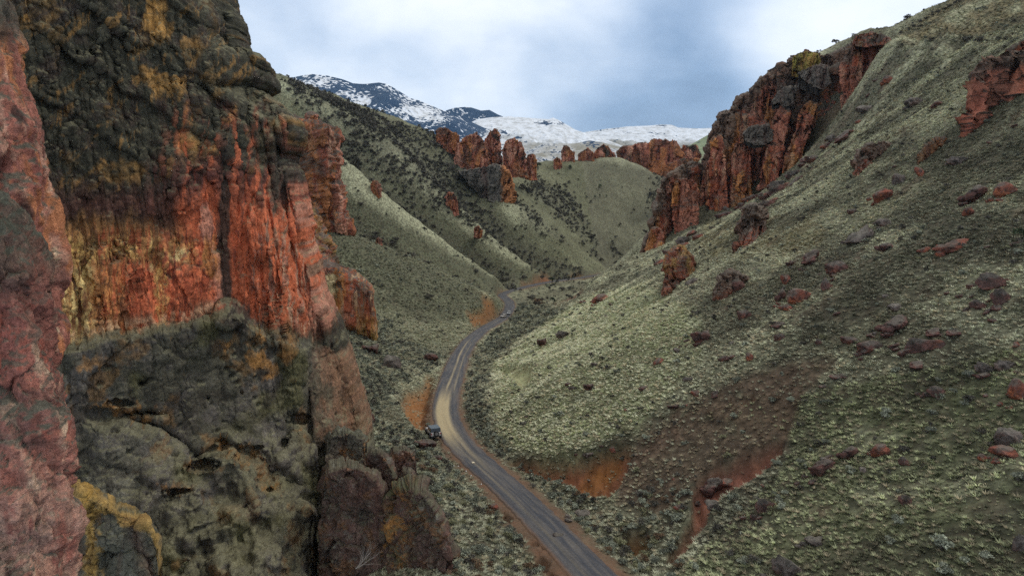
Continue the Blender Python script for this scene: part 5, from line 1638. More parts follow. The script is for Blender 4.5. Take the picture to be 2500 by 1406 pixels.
# the many smaller stones, told apart only by where they lie
_done = 0
_try = 0
while _done < 70 and _try < 3000:
    _try += 1
    u, v = _rb.uniform(1250, 2500), _rb.uniform(300, 1400)
    p = hit(u, v)
    if p is None or p[1] > 330 or p[0] < foot_x(p[1]) + 4:
        continue
    if fbm(np.array([[p[0] / 20, p[1] / 20, 0]]), 3, 0.5, 77)[0] < 0.02:
        continue
    s = _rb.uniform(0.5, 1.3) ** 1.8 * F / depth_of(p)
    place_boulder(u, v, s * _rb.uniform(0.9, 1.5), s * _rb.uniform(0.5, 0.9), _rb.choice(['dark', 'dark', 'red', 'grey']), "small brown stone half buried in the grass of the big slope", "small stones strewn over the big slope", "stone", _rb.uniform(-0.5, 0.2))
    _done += 1

# rubble under the right-hand cliffs
for k in range(46):
    t = _rb.random()
    u = 1600 + t * 560
    v = float(np.interp(u, [1570, 1660, 1760, 1890, 2000, 2080, 2170], [668, 585, 500, 440, 350, 285, 135])) + _rb.uniform(4, 46)
    s = _rb.uniform(10, 26)
    place_boulder(u + _rb.uniform(0, 14), v, s * _rb.uniform(1.0, 1.7), s * _rb.uniform(0.6, 1.0), _rb.choice(['dark', 'dark', 'red', 'red', 'grey']), "broken block in the rubble at the foot of the right-hand cliffs", "rubble under the right-hand cliffs", "stone", _rb.uniform(-0.7, 0.0))
# ------------------------------------------------------------------ snowy mountains beyond the canyon
def mountain(name, sky, Yc, Yf, vfoot, seed, forest, snow_lo, rough, label_kind='structure', nu=420, nt=150, zone_fn=None):
    sk = np.array(sky, float)
    u = np.linspace(sk[0, 0], sk[-1, 0], nu)
    vt = np.interp(u, sk[:, 0], sk[:, 1])
    t = np.linspace(0, 1, nt)
    tt = np.r_[-0.35, -0.2, -0.1, t]
    V = []
    for k in tt:
        if k < 0:
            V.append(P(u, vt + 260 * -k, Yc + (Yc - Yf) * (-k) * 1.5))
        else:
            V.append(P(u, vt + (vfoot - vt) * k ** 0.9, Yc + (Yf - Yc) * k))
    V = np.stack(V, 0)
    p = V.reshape(-1, 3)
    s = (Yc - Yf)
    q = p / (s * 0.42) * np.array((1, 0.6, 1.4))
    damp = np.repeat(np.r_[0, 0, 0, np.clip(t * 2.6, 0.04, 1)], nu)
    V = V.copy()
    V[..., 2] += ((ridged(q, 5, 0.55, seed) * rough + 0.5 * rough * fbm(q * 3, 4, 0.5, seed + 1)) * damp * s * 0.10).reshape(V.shape[:2])
    n = grid_normals(V, False)
    n = n * np.sign(n[..., 2:3] + 1e-9)
    U, W = proj(V)
    h = (V[..., 2] - CAMZ).ravel()
    pn_ = n.reshape(-1, 3)
    f1 = fbm(q * 2.2, 5, 0.6, seed + 3)
    f2 = fbm(q * 7.0, 4, 0.65, seed + 4)
    f = forest(U.ravel(), W.ravel(), f1, f2, pn_)
    me = raw_mesh(name, V, grid_quads(*V.shape[:2], False))
    at = np.stack([np.clip(f, 0, 1), np.clip(snow_lo(U.ravel(), W.ravel(), f1, f2), 0, 1), 0 * f], 1)
    set_col(me, at, 'Cover')
    m, tr, b = principled(name + "_ground", 0.9)
    pos = tr.new('ShaderNodeNewGeometry').outputs['Position']
    sep = tr.new('ShaderNodeSeparateColor', {0: tr.new('ShaderNodeVertexColor', layer_name='Cover').outputs[0]})
    k = 6000.0 / Yc
    spots = tr.new('ShaderNodeTexVoronoi', {'Vector': pos, 'Scale': 0.034 * k}, feature='F1').outputs['Distance']
    fine = tr.noise(pos, 0.02 * k, 6, 0.7)
    tree = tr.math('LESS_THAN', tr.math('ADD', spots, tr.math('MULTIPLY', tr.math('SUBTRACT', fine, 0.5), 0.8)), tr.math('MULTIPLY', sep.outputs[0], 0.95))
    ground = tr.mix(tr.maprange(fine, 0.35, 0.65, 0.0, 1.0), (0.20, 0.195, 0.16), (0.30, 0.29, 0.25))
    snow = tr.mix(tr.math('MULTIPLY', sep.outputs[1], tr.maprange(fine, 0.38, 0.56, 0.45, 1.0)), ground, (0.70, 0.76, 0.85))
    c = tr.mix(tree, snow, (0.010, 0.035, 0.085))  # blue of the distant haze is put into the tree colour
    tr.t.links.new(c, b.inputs['Base Color'])
    o = link(name, me, m)
    struct(o)
    return o


def _g(U, W, cu, cw, ru, rw):
    return np.exp(-((U - cu) / ru) ** 2 - ((W - cw) / rw) ** 2)


mountain("mountain", [(520, 250), (640, 205), (700, 194), (735, 186), (762, 182), (800, 186), (835, 195), (862, 205), (890, 206), (925, 203), (948, 208), (975, 224), (1000, 240), (1022, 246), (1060, 262), (1090, 274), (1130, 290), (1180, 312), (1230, 332), (1300, 352), (1400, 392), (1500, 420)],
         6400, 4200, 430, 201,
         lambda U, W, a, b, n: 0.72 + 0.55 * a + 0.35 * b + 0.35 * _g(U, W, 1150, 310, 70, 40) + 0.3 * _g(U, W, 930, 225, 50, 22) - 0.6 * _g(U, W, 1010, 278, 60, 20) - 0.35 * _g(U, W, 790, 190, 25, 10) - 0.5 * _g(U, W, 880, 250, 22, 12) - 1.2 * sstep(1180, 1300, U),
         lambda U, W, a, b: 1.15 - 1.1 * sstep(330, 395, W + 60 * a) * sstep(1150, 1250, U), 0.75)
mountain("mountain", [(1040, 330), (1090, 270), (1110, 264), (1135, 262), (1150, 263), (1175, 271), (1195, 269), (1215, 280), (1232, 287), (1260, 300), (1300, 330)], 7800, 6800, 420, 211,
         lambda U, W, a, b, n: 0.85 + 0.9 * a + 0.3 * b - 0.7 * _g(U, W, 1165, 290, 14, 6), lambda U, W, a, b: 1.0 + 0 * U, 0.6, nu=200, nt=80)
mountain("mountain", [(1080, 345), (1130, 310), (1165, 292), (1200, 288), (1245, 286), (1300, 290), (1340, 292), (1350, 288), (1362, 293), (1380, 303), (1405, 318), (1435, 328), (1480, 342), (1560, 372), (1640, 400)], 7000, 4600, 430, 221,
         lambda U, W, a, b, n: -0.08 + 0.55 * a + 0.3 * b + 0.75 * _g(U, W, 1335, 303, 26, 7) + 0.5 * _g(U, W, 1370, 300, 14, 10) + 0.55 * np.exp(-((W - (305 + (U - 1190) * 0.42)) / 5.0) ** 2) * (U < 1340) * (U > 1190),
         lambda U, W, a, b: 1.15 - 1.05 * sstep(318, 372, W + 30 * a - 0.05 * (U - 1300)), 0.55)
mountain("mountain", [(1370, 345), (1400, 330), (1430, 323), (1480, 316), (1530, 310), (1580, 308), (1612, 305), (1640, 306), (1656, 313), (1700, 315), (1760, 312), (1850, 318), (1950, 330), (2050, 350)], 9500, 6600, 420, 231,
         lambda U, W, a, b, n: -0.02 + 0.7 * a + 0.35 * b + 0.75 * _g(U, W, 1615, 308, 40, 4) + 0.3 * _g(U, W, 1590, 326, 70, 6) - 0.6 * sstep(1650, 1700, U),
         lambda U, W, a, b: 1.1 - 1.05 * sstep(338, 356, W + 16 * a), 0.5)
# low snow-free hills between the canyon and the mountains
mountain("hill", [(1260, 372), (1330, 352), (1400, 352), (1440, 344), (1470, 348), (1520, 362), (1600, 372), (1680, 380), (1760, 392)], 4200, 3300, 430, 241,
         lambda U, W, a, b, n: 0.22 + 0.6 * a + 0.3 * b + 0.6 * _g(U, W, 1445, 352, 28, 10), lambda U, W, a, b: 0.28 + 0.7 * a, 0.5, nu=220, nt=70)
mountain("hill", [(1585, 395), (1650, 372), (1690, 352), (1725, 332), (1745, 322), (1790, 300), (1860, 280), (1960, 270)], 1900, 1500, 430, 251,
         lambda U, W, a, b, n: -0.1 + 0.4 * a + 0.3 * b + 0.3 * np.exp(-((W - (356 - (U - 1690) * 0.5)) / 3) ** 2), lambda U, W, a, b: 0.0 * U, 0.4, nu=200, nt=80)
_o = [o for o in COL.objects if o.name.startswith("hill")][-1]
_nt = _o.data.materials[0].node_tree
for nd in _nt.nodes:
    if nd.type == 'MIX' and tuple(round(x, 2) for x in nd.inputs[7].default_value[:3]) == (0.30, 0.29, 0.25):
        nd.inputs[6].default_value = (0.17, 0.215, 0.13, 1)
        nd.inputs[7].default_value = (0.23, 0.28, 0.17, 1)

# ------------------------------------------------------------------ the air between here and the mountains
def build_haze():
    bm = bmesh.new()
    bmesh.ops.create_cube(bm, size=1.0)
    me = bpy.data.meshes.new("haze")
    bm.to_mesh(me)
    bm.free()
    o = link("haze", me)
    zb, zt = CAMZ - 420, CAMZ + 1700
    o.scale = (16000, 14800, zt - zb)
    o.location = (0, 6800, (zb + zt) / 2)
    m = bpy.data.materials.new("haze")
    m.use_nodes = True
    t = NT(m.node_tree)
    v = t.new('ShaderNodeVolumePrincipled', {'Color': (0.45, 0.70, 1.0), 'Density': 2.0e-5, 'Anisotropy': 0.0})
    out = t.new('ShaderNodeOutputMaterial')
    m.node_tree.links.new(v.outputs[0], out.inputs['Volume'])
    me.materials.append(m)
    o['kind'] = 'stuff'


build_haze()
# ------------------------------------------------------------------ grass tussocks, sagebrush and dark brush
_rp = np.random.RandomState(11)
g_frame = None


def leaf_material(name, rough=0.8, vary=0.5):
    m, t, b = principled(name, rough)
    col = t.new('ShaderNodeVertexColor', layer_name='Col').outputs[0]
    rnd = t.new('ShaderNodeObjectInfo').outputs['Random']
    k = t.maprange(rnd, 0.0, 1.0, 1.0 - vary / 2, 1.0 + vary / 2)
    c = t.vmath('SCALE', col)
    t.t.links.new(k, c.node.inputs['Scale'])
    t.t.links.new(c, b.inputs['Base Color'])
    return m


MAT_GRASS = leaf_material("dry_grass", 0.85, 0.0)
MAT_SAGE = leaf_material("sage_leaves", 0.85, 0.5)


def in_view(X, Y, Z, m=60):
    u, v = proj(np.stack([X, Y, Z], -1))
    return (u > -m) & (u < 2500 + m) & (v > -m) & (v < 1406 + m)


def visible(X, Y, Z, lift=0.4):
    """not hidden by the ground between it and the camera"""
    ok = np.ones(len(X), bool)
    for k in np.linspace(0.25, 0.985, 40):
        hgt = height(X * k, np.maximum(Y * k, 14.1))
        ok &= (CAMZ + (Z + lift - CAMZ) * k > hgt - 0.05) | (Y * k < 14.1)
    return ok


def scatter(n, y0, y1, ymid):
    """random ground points: even per square metre up to ymid, then thinning with distance"""
    B = np.linspace(math.log(y0), math.log(y1), 400)
    w = np.minimum(np.exp(B), ymid) ** 2
    cdf = np.cumsum(w)
    b = np.interp(_rp.uniform(0, cdf[-1], n), cdf, B)
    Y = np.exp(b)
    X = _rp.uniform(-0.85, 1.0, n) * Y
    return X, Y, height(X, Y)


def at_grid(G, X, Y):
    return bilin(G, X / Y, np.log(Y))


def build_grass():
    X, Y, Z = scatter(480000, 36, 420, 115)
    ok = in_view(X, Y, Z, 620) & (np.abs(road_dist(X, Y)) > ROAD_HALF + 0.5)
    bare, brush = at_grid(g_bare, X, Y), at_grid(g_brush, X, Y)
    dens = 0.95 - 0.86 * bare - 0.25 * brush
    dens *= 0.60 + 0.75 * sstep(-0.4, 0.3, fbm(np.stack([X / 6, Y / 6, 0 * X], 1), 3, 0.5, 90))
    brown = at_grid(g_brown, X, Y)
    dens *= 1 - 0.68 * brown
    ok &= _rp.uniform(size=len(X)) < dens
    X, Y, Z = X[ok], Y[ok], Z[ok]
    ok = visible(X, Y, Z)
    X, Y, Z = X[ok], Y[ok], Z[ok]
    N = len(X)
    tone = np.stack([at_grid(gC[..., k], X, Y) for k in range(3)], 1)
    lush = at_grid(g_lush, X, Y)
    brown = at_grid(g_brown, X, Y)
    mixr = _rp.uniform(size=N)
    straw = np.array((0.40, 0.36, 0.25)) * _rp.uniform(0.7, 1.15, (N, 1))
    pale = np.array((0.455, 0.475, 0.355)) * _rp.uniform(0.7, 1.2, (N, 1))
    local = np.clip((tone.sum(1) / 0.52) ** 0.75, 0.45, 1.5)[:, None]
    straw, pale = straw * local, pale * local
    patch = fbm(np.stack([X / 16, Y / 16, 0 * X], 1), 3, 0.5, 95)
    c = np.where((mixr < 0.20 + 0.15 * brown)[:, None], straw, np.where((mixr < 0.66 + 0.4 * patch - 0.05 * lush)[:, None], np.where((lush > 0.4)[:, None], pale * np.array((0.98, 1.03, 0.84)) * 1.05, pale), tone * _rp.uniform(0.6, 1.4, N)[:, None]))
    K = 15
    sz = (0.14 + 0.38 * _rp.uniform(size=N) ** 1.8) * np.clip(Y / 130, 1.0, 1.9)
    ang = _rp.uniform(0, 2 * np.pi, (N, 1)) + np.arange(K)[None] * (2 * np.pi / K) + _rp.uniform(-0.3, 0.3, (N, K))
    rad = sz[:, None] * _rp.uniform(0.45, 1.05, (N, K))
    hh = sz[:, None] * _rp.uniform(0.35, 0.85, (N, K))
    ca, sa = np.cos(ang), np.sin(ang)
    bw = sz[:, None] * 0.115
    base = np.stack([X, Y, Z - 0.03], 1)[:, None]
    b1 = base + np.stack([-sa * bw + ca * rad * 0.10, ca * bw + sa * rad * 0.10, 0 * ca], -1)
    b2 = base + np.stack([sa * bw + ca * rad * 0.10, -ca * bw + sa * rad * 0.10, 0 * ca], -1)
    tip = base + np.stack([ca * rad - 0.25 * sz[:, None] * np.sign(X - road_x(np.clip(Y, 50, 600)))[:, None], sa * rad, hh], -1)
    V = np.stack([b1, b2, tip], 2).reshape(-1, 3)
    tri = np.arange(len(V), dtype=np.int32).reshape(-1, 3)
    me = raw_mesh("grass", V, None, tri, smooth=False)
    cc = np.repeat(c[:, None], K, 1) * _rp.uniform(0.82, 1.18, (N, K, 1))
    set_col(me, np.clip(np.repeat(cc[:, :, None], 3, 2).reshape(-1, 3), 0.01, 0.9))
    o = link("grass", me, MAT_GRASS)
    o['kind'] = 'stuff'
    print("GRASS", N)


build_grass()


def bush_arrays(seed, nleaf, leaf, tone, tall=0.8, lumps=6):
    """a bush one unit wide: leaf-sized faces over several lumps, on a few woody stems"""
    rs = np.random.RandomState(seed)
    lc = np.stack([rs.uniform(-0.28, 0.28, lumps), rs.uniform(-0.28, 0.28, lumps), rs.uniform(0.25, 0.6, lumps) * tall], 1)
    lr = rs.uniform(0.16, 0.27, lumps)
    k = rs.randint(0, lumps, nleaf)
    d = rs.normal(size=(nleaf, 3))
    d /= np.linalg.norm(d, axis=1)[:, None]
    d[:, 2] = np.abs(d[:, 2]) * 1.0 - 0.25
    r = lr[k] * rs.uniform(0.55, 1.12, nleaf)
    p = lc[k] + d * r[:, None]
    p[:, 2] = np.maximum(p[:, 2], 0.02)
    a = rs.normal(size=(nleaf, 3))
    a /= np.linalg.norm(a, axis=1)[:, None]
    b = np.cross(a, rs.normal(size=(nleaf, 3)))
    b /= np.linalg.norm(b, axis=1)[:, None]
    s = leaf * rs.uniform(0.6, 1.3, (nleaf, 1))
    q = np.stack([p - a * s, p + b * s * 0.55, p + a * s, p - b * s * 0.55], 1)
    clump = rs.uniform(0.62, 1.35, lumps)[k]
    c = np.array(tone)[None] * (clump * rs.uniform(0.7, 1.3, nleaf))[:, None]
    V, C = q.reshape(-1, 3), np.repeat(c, 4, 0)
    Q = np.arange(len(V)).reshape(-1, 4)
    return V, C, Q


def stems_arrays(seed, n=7, tall=0.5):
    rs = np.random.RandomState(seed)
    V, Q = [], []
    for k in range(n):
        a = rs.uniform(0, 6.28)
        tip = np.array((math.cos(a) * 0.3, math.sin(a) * 0.3, tall * rs.uniform(0.7, 1.1)))
        b0 = len(V) * 1
        o = len(V)
        for j, (t, r) in enumerate(((0, 0.028), (0.5, 0.018), (1, 0.007))):
            c = tip * t * np.array((1, 1, 1)) + np.array((0, 0, 0.08 * math.sin(t * 3)))
            for m in range(4):
                V.append(c + np.array((math.cos(m * 1.571) * r, math.sin(m * 1.571) * r, 0)))
        for j in range(2):
            for m in range(4):
                Q.append((o + j * 4 + m, o + j * 4 + (m + 1) % 4, o + j * 4 + 4 + (m + 1) % 4, o + j * 4 + 4 + m))
    return np.array(V), np.array(Q)


MAT_WOOD = plain("grey_wood", (0.16, 0.135, 0.115), 0.9)
TONES = {'sage': (0.225, 0.250, 0.200), 'olive': (0.185, 0.190, 0.115), 'dark': (0.080, 0.078, 0.068), 'green': (0.045, 0.062, 0.036), 'russet': (0.14, 0.095, 0.06)}
BUSH = {}
for kind, nl, lf, tall in (('sage', 420, 0.060, 0.85), ('olive', 380, 0.060, 0.8), ('dark', 260, 0.075, 0.85), ('green', 420, 0.062, 1.25), ('russet', 300, 0.06, 0.8)):
    BUSH[kind] = []
    for k in range(4):
        V, C, Q = bush_arrays(400 + 10 * len(BUSH) + k, nl, lf, TONES[kind], tall)
        me = raw_mesh("foliage", V, Q, None, smooth=False)
        set_col(me, C)
        me.materials.append(MAT_SAGE)
        sv, sq = stems_arrays(500 + k)
        sm = raw_mesh("stems", sv, sq)
        sm.materials.append(MAT_WOOD)
        BUSH[kind].append((me, sm))
_rq = random.Random(21)


def put_bush(name, p, w, h, kind, label, cat, group=None):
    me, sm = _rq.choice(BUSH[kind])
    r = bpy.data.objects.new(name, None)
    COL.objects.link(r)
    r.location = (p[0], p[1], p[2] - 0.04 * h)
    r.scale = (w, w, h)
    r.rotation_euler = (_rq.uniform(-0.1, 0.1), _rq.uniform(-0.1, 0.1), _rq.uniform(0, 6.28))
    for nm, m in (("foliage", me), ("stem", sm)):
        o = bpy.data.objects.new(nm, m)
        COL.objects.link(o)
        o.parent = r
    return tag(r, label, cat, group)


def mass(name, pts, size, kind, nl, lf, seed):
    """bushes beyond counting, as one spread"""
    rs = np.random.RandomState(seed)
    Vs, Cs = [], []
    base = [bush_arrays(600 + seed + k, nl, lf, TONES[kind], 0.85, 4) for k in range(6)]
    pick = rs.randint(0, 6, len(pts))
    for k in range(6):
        s = pick == k
        if not s.any():
            continue
        V, C, Q = base[k]
        a = rs.uniform(0, 6.28, s.sum())
        ca, sa = np.cos(a)[:, None], np.sin(a)[:, None]
        W = size[s][:, None]
        x = (V[None, :, 0] * ca - V[None, :, 1] * sa) * W + pts[s][:, 0:1]
        y = (V[None, :, 0] * sa + V[None, :, 1] * ca) * W + pts[s][:, 1:2]
        z = V[None, :, 2] * W * rs.uniform(0.75, 1.15, (s.sum(), 1)) + pts[s][:, 2:3] - 0.05
        Vs.append(np.stack([x, y, z], -1).reshape(-1, 3))
        Cs.append((C[None] * rs.uniform(0.7, 1.35, (s.sum(), 1, 1))).reshape(-1, 3))
    V, C = np.concatenate(Vs), np.concatenate(Cs)
    me = raw_mesh(name, V, np.arange(len(V), dtype=np.int32).reshape(-1, 4), None, smooth=False)
    set_col(me, np.clip(C, 0.01, 0.9))
    o = link(name, me, MAT_SAGE)
    o['kind'] = 'stuff'
    return o


def build_sage():
    X, Y, Z = scatter(130000, 38, 640, 150)
    br, lu, ba, sh = (at_grid(g, X, Y) for g in (g_brush, g_lush, g_bare, g_shrub))
    cl = fbm(np.stack([X / 9, Y / 9, 0 * X], 1), 3, 0.55, 97)
    dens = 0.62 * br * (0.75 + 0.8 * cl) + 0.050 * lu * (0.6 + 1.6 * cl) + 0.020 + 0.11 * np.clip(cl - 0.05, 0, 1) * (Y < 330) + 0.012 * (X < road_x(np.clip(Y, 50, 620))) * (Y > 120)
    dens *= 1 - 0.85 * ba
    dens = np.where(sh > 0.3, 0, dens)
    ok = (_rp.uniform(size=len(X)) < dens) & in_view(X, Y, Z, 20) & (np.abs(road_dist(X, Y)) > ROAD_HALF + np.where(Y > 250, 3.0, 1.2))
    X, Y, Z, br, lu = X[ok], Y[ok], Z[ok], br[ok], lu[ok]
    ok = visible(X, Y, Z, 0.7)
    X, Y, Z, br, lu = X[ok], Y[ok], Z[ok], br[ok], lu[ok]
    w = _rp.uniform(0.75, 1.7, len(X)) * np.clip(Y / 200, 0.9, 1.7)
    pts = np.stack([X, Y, Z], 1)
    dep = pts[:, 1] * CP - (pts[:, 2] - CAMZ) * SP
    order = np.argsort(-w / dep)
    for k in order[:290]:
        side = X[k] < road_x(np.clip(Y[k], 50, 620))
        if br[k] > 0.4:
            lab, grp = ("grey-green sagebrush bush in the thick brush left of the road", "sagebrush left of the road") if side else ("grey-green sagebrush bush in the wash right of the road", "sagebrush in the wash")
        else:
            lab, grp = ("sagebrush bush standing out of the grass on the big right slope", "sagebrush on the big slope") if not side else ("sagebrush bush scattered on the left hillsides", "sagebrush on the left hillsides")
        kind = _rq.choice(['sage', 'sage', 'sage', 'olive', 'dark', 'russet'] if br[k] > 0.4 else ['sage', 'sage', 'olive', 'dark'])
        put_bush("sagebrush", pts[k], w[k], w[k] * _rq.uniform(0.7, 1.0), kind, lab, "bush", grp)
    rest = order[290:]
    half = _rp.uniform(size=len(rest)) < np.where(br[rest] > 0.4, 0.75, 0.40)
    mass("brush", pts[rest[half]], w[rest[half]], 'sage', 90, 0.11, 1)
    mass("brush", pts[rest[~half]], w[rest[~half]], 'dark', 80, 0.11, 2)
    print("SAGE", len(X))


build_sage()


def build_dark_brush():
    X, Y, Z = scatter(420000, 380, 980, 380)
    sh = at_grid(g_shrub, X, Y)
    cl = fbm(np.stack([X / 22, Y / 22, 0 * X], 1), 4, 0.55, 98)
    ok = (np.abs(road_dist(X, Y)) > 7) & (_rp.uniform(size=len(X)) < np.clip(sh * (0.55 + 1.1 * cl), 0, 1) * 0.36 + 0.003) & in_view(X, Y, Z, 20)
    X, Y, Z = X[ok], Y[ok], Z[ok]
    ok = visible(X, Y, Z, 1.2)
    X, Y, Z = X[ok], Y[ok], Z[ok]
    w = (2.2 + 3.6 * _rp.uniform(size=len(X)) ** 1.7)
    pts = np.stack([X, Y, Z], 1)
    order = np.argsort(-w / Y)
    for k in order[:180]:
        put_bush("dark_bush", pts[k], w[k], w[k] * _rq.uniform(0.65, 0.9), 'dark', "dark bush among many on the far left ridge and gullies", "bush", "dark bushes of the far ridge")
    mass("dark_brush", pts[order[180:]], w[order[180:]], 'dark', 60, 0.13, 3)
    X, Y, Z = scatter(220000, 300, 980, 380)
    sh = at_grid(g_shrub, X, Y)
    left = X < road_x(np.clip(Y, 50, 620)) - 5
    ok = (np.abs(road_dist(X, Y)) > 7) & (_rp.uniform(size=len(X)) < 0.16 * sh + 0.035 * left) & in_view(X, Y, Z, 20)
    X, Y, Z = X[ok], Y[ok], Z[ok]
    ok = visible(X, Y, Z, 0.8)
    mass("brush", np.stack([X, Y, Z], 1)[ok], 0.8 + 1.5 * _rp.uniform(size=int(ok.sum())) ** 1.5, 'sage', 36, 0.16, 4)
    print("DARK", len(X))


build_dark_brush()

# plants that stand out
for nm, u, v, w, h, kind, lab in [
    ("sagebrush", 2298, 1338, 60, 52, 'sage', "big lone blue-green sagebrush at the bottom of the grass slope"),
    ("sagebrush", 2300, 1398, 50, 36, 'sage', "sagebrush at the lower picture edge under the big lone one"),
    ("juniper", 2490, 598, 40, 50, 'green', "dark juniper cut off by the right picture edge"),
    ("juniper", 2362, 104, 26, 24, 'dark', "dark round bush on the rim of the upper grass, first of four"),
    ("juniper", 2392, 106, 32, 26, 'dark', "largest dark round bush on the rim of the upper grass"),
    ("juniper", 2437, 100, 18, 16, 'dark', "small dark bush on the rim, third of four"),
    ("juniper", 2456, 100, 20, 16, 'dark', "small dark bush on the rim, last of four"),
    ("juniper", 2274, 102, 20, 16, 'dark', "dark bush at the left end of the upper grass rim"),
    ("juniper", 1348, 694, 11, 24, 'green', "narrow dark tree beside the far end of the road"),
    ("juniper", 1164, 592, 14, 18, 'green', "dark juniper in the gully between the two middle spurs"),
    ("juniper", 1313, 416, 16, 24, 'green', "dark juniper under the last stubby spire"),
    ("juniper", 1392, 414, 14, 14, 'green', "round dark bush under the notched red fin"),
    ("juniper", 1465, 460, 12, 13, 'green', "lone dark bush in the middle of the round green hill"),
    ("juniper", 1453, 486, 7, 10, 'green', "tiny juniper on the round hill, left of three"),
    ("juniper", 1465, 482, 6, 9, 'green', "tiny juniper on the round hill, middle of three"),
    ("juniper", 1481, 482, 6, 8, 'green', "tiny juniper on the round hill, right of three"),
    ("juniper", 1126, 520, 12, 10, 'dark', "dark bush beside the reddish knob"),
    ("willow_bush", 1048, 728, 26, 18, 'dark', "dark bush at the foot of the nearest green spur"),
    ("willow_bush", 1312, 745, 46, 24, 'russet', "russet leafless thicket in the creek bed past the road bend"),
    ("willow_bush", 1352, 742, 14, 22, 'green', "small dark shrub beside the russet thicket"),
    ("sagebrush", 520, 1395, 34, 34, 'green', "dark green clump on the sloping slab under the cliff"),
]:
    p = hit(u, v)
    if p is None:
        continue
    s = depth_of(p) / F
    put_bush(nm, p, w * s, h * s, kind, lab, "bush" if nm != "juniper" else "juniper")
# scrub rooted on the ledges of the great wall
for u, v, w, kind, lab in ((232, 1226, 1.5, 'dark', "dark shrub in the cleft behind the ochre-crested boulder"), (262, 1250, 1.1, 'olive', "yellow-green grass clump in the cleft behind the ochre-crested boulder"), (305, 1268, 1.3, 'dark', "dark shrub at the lower end of the cleft by the ochre-crested boulder"),
                           (452, 1385, 1.3, 'olive', "green clump at the bottom edge below the sloping slab"), (700, 1092, 1.0, 'olive', "mossy clump in the hollow beside the vertical crack"), (665, 210, 1.2, 'olive', "dry grass tuft on the ledge near the top of the great cliff"),
                           (640, 240, 1.0, 'olive', "second grass tuft on the ledge near the top of the great cliff")):
    put_bush("ledge_shrub", wall_point(u, v), w, w * 0.7, kind, lab, "bush")
# bushes along the skyline on the right
for k, u in enumerate((2200, 2216, 2228, 2246, 2262, 2276, 2290, 2308, 2318, 2332, 2342)):
    v = np.interp(u, [2180, 2232, 2285, 2340, 2360], [90, 60, 31, 3, -8]) + 5
    p = hit(u, v)
    if p is None:
        p = P(u, v, 385)
    put_bush("dark_bush", p, _rq.uniform(2.2, 4.0), _rq.uniform(1.8, 3.0), 'dark', "dark bush on the right skyline against the clouds", "bush", "bushes on the right skyline")


def dead_shrub():
    """bare pale branches lying against the maroon boulder"""
    rs = random.Random(3)
    o = P(868, 1388, 55.0)
    V, Q = [], []

    def seg(a, b, r0, r1):
        i = len(V)
        d = (b - a).normalized()
        x = d.orthogonal().normalized()
        y = d.cross(x)
        for c, r in ((a, r0), (b, r1)):
            for k in range(5):
                V.append(tuple(c + x * math.cos(k * 1.2566) * r + y * math.sin(k * 1.2566) * r))
        for k in range(5):
            Q.append((i + k, i + (k + 1) % 5, i + 5 + (k + 1) % 5, i + 5 + k))

    def grow(a, d, L, r, n):
        for _ in range(4):
            d = (d + Vector((rs.uniform(-.22, .22), rs.uniform(-.2, .2), rs.uniform(-.1, .22)))).normalized()
            b = a + d * L / 4
            seg(a, b, r, r * 0.8)
            a, r = b, r * 0.8
            if n > 0:
                grow(a, (d + Vector((rs.uniform(-.6, .6), rs.uniform(-.4, .4), rs.uniform(-.2, .5)))).normalized(), L * 0.65, r * 0.7, n - 1)
    for k in range(5):
        grow(Vector((0, 0, 0)), Vector((0.7 + 0.1 * k, rs.uniform(-0.3, 0.1), 0.35 + 0.16 * k)).normalized(), rs.uniform(1.4, 2.1), 0.022, 2)
    me = raw_mesh("dead_shrub", np.array(V), np.array(Q))
    ob = link("dead_shrub", me, plain("bleached_wood", (0.42, 0.38, 0.35), 0.9))
    ob.location = o
    tag(ob, "bare bleached shrub in front of the maroon boulder", "shrub")


dead_shrub()
# ------------------------------------------------------------------ cars and the walker
def bm_obj(name, bm, mat, parent, bevel=0.0, smooth=False):
    if bevel:
        bmesh.ops.bevel(bm, geom=[e for e in bm.edges], offset=bevel, segments=2, affect='EDGES', profile=0.6)
    bmesh.ops.recalc_face_normals(bm, faces=bm.faces)
    me = bpy.data.meshes.new(name)
    bm.to_mesh(me)
    bm.free()
    if smooth:
        me.polygons.foreach_set('use_smooth', np.ones(len(me.polygons), bool))
    return link(name, me, mat, parent)


def prism(bm, prof, x0, x1):
    """side profile (y, z) swept across from x0 to x1"""
    a = [bm.verts.new((x0, y, z)) for y, z in prof]
    b = [bm.verts.new((x1, y, z)) for y, z in prof]
    bm.faces.new(a)
    bm.faces.new(b[::-1])
    for k in range(len(prof)):
        bm.faces.new((a[k], b[k], b[(k + 1) % len(prof)], a[(k + 1) % len(prof)]))


def box(bm, x0, x1, y0, y1, z0, z1):
    prism(bm, [(y0, z0), (y1, z0), (y1, z1), (y0, z1)], x0, x1)


def disc(bm, c, axis, r, w, n=24, r2=None):
    rot = Matrix.Rotation(math.pi / 2, 4, 'Y') if axis == 'x' else Matrix.Rotation(math.pi / 2, 4, 'X')
    bmesh.ops.create_cone(bm, cap_ends=True, segments=n, radius1=r, radius2=r2 or r, depth=w, matrix=Matrix.Translation(c) @ rot)


BLACK = plain("black_trim", (0.018, 0.018, 0.02), 0.6)
RUBBER = plain("tyre_rubber", (0.02, 0.02, 0.02), 0.85)
STEEL = plain("wheel_metal", (0.28, 0.28, 0.29), 0.4, 0.6)
GLASS = plain("tinted_glass", (0.012, 0.014, 0.016), 0.12, 0.0, 0.6)
LAMP = plain("clear_lamp", (0.7, 0.7, 0.68), 0.2)
REDL = plain("red_lamp", (0.30, 0.02, 0.015), 0.3)


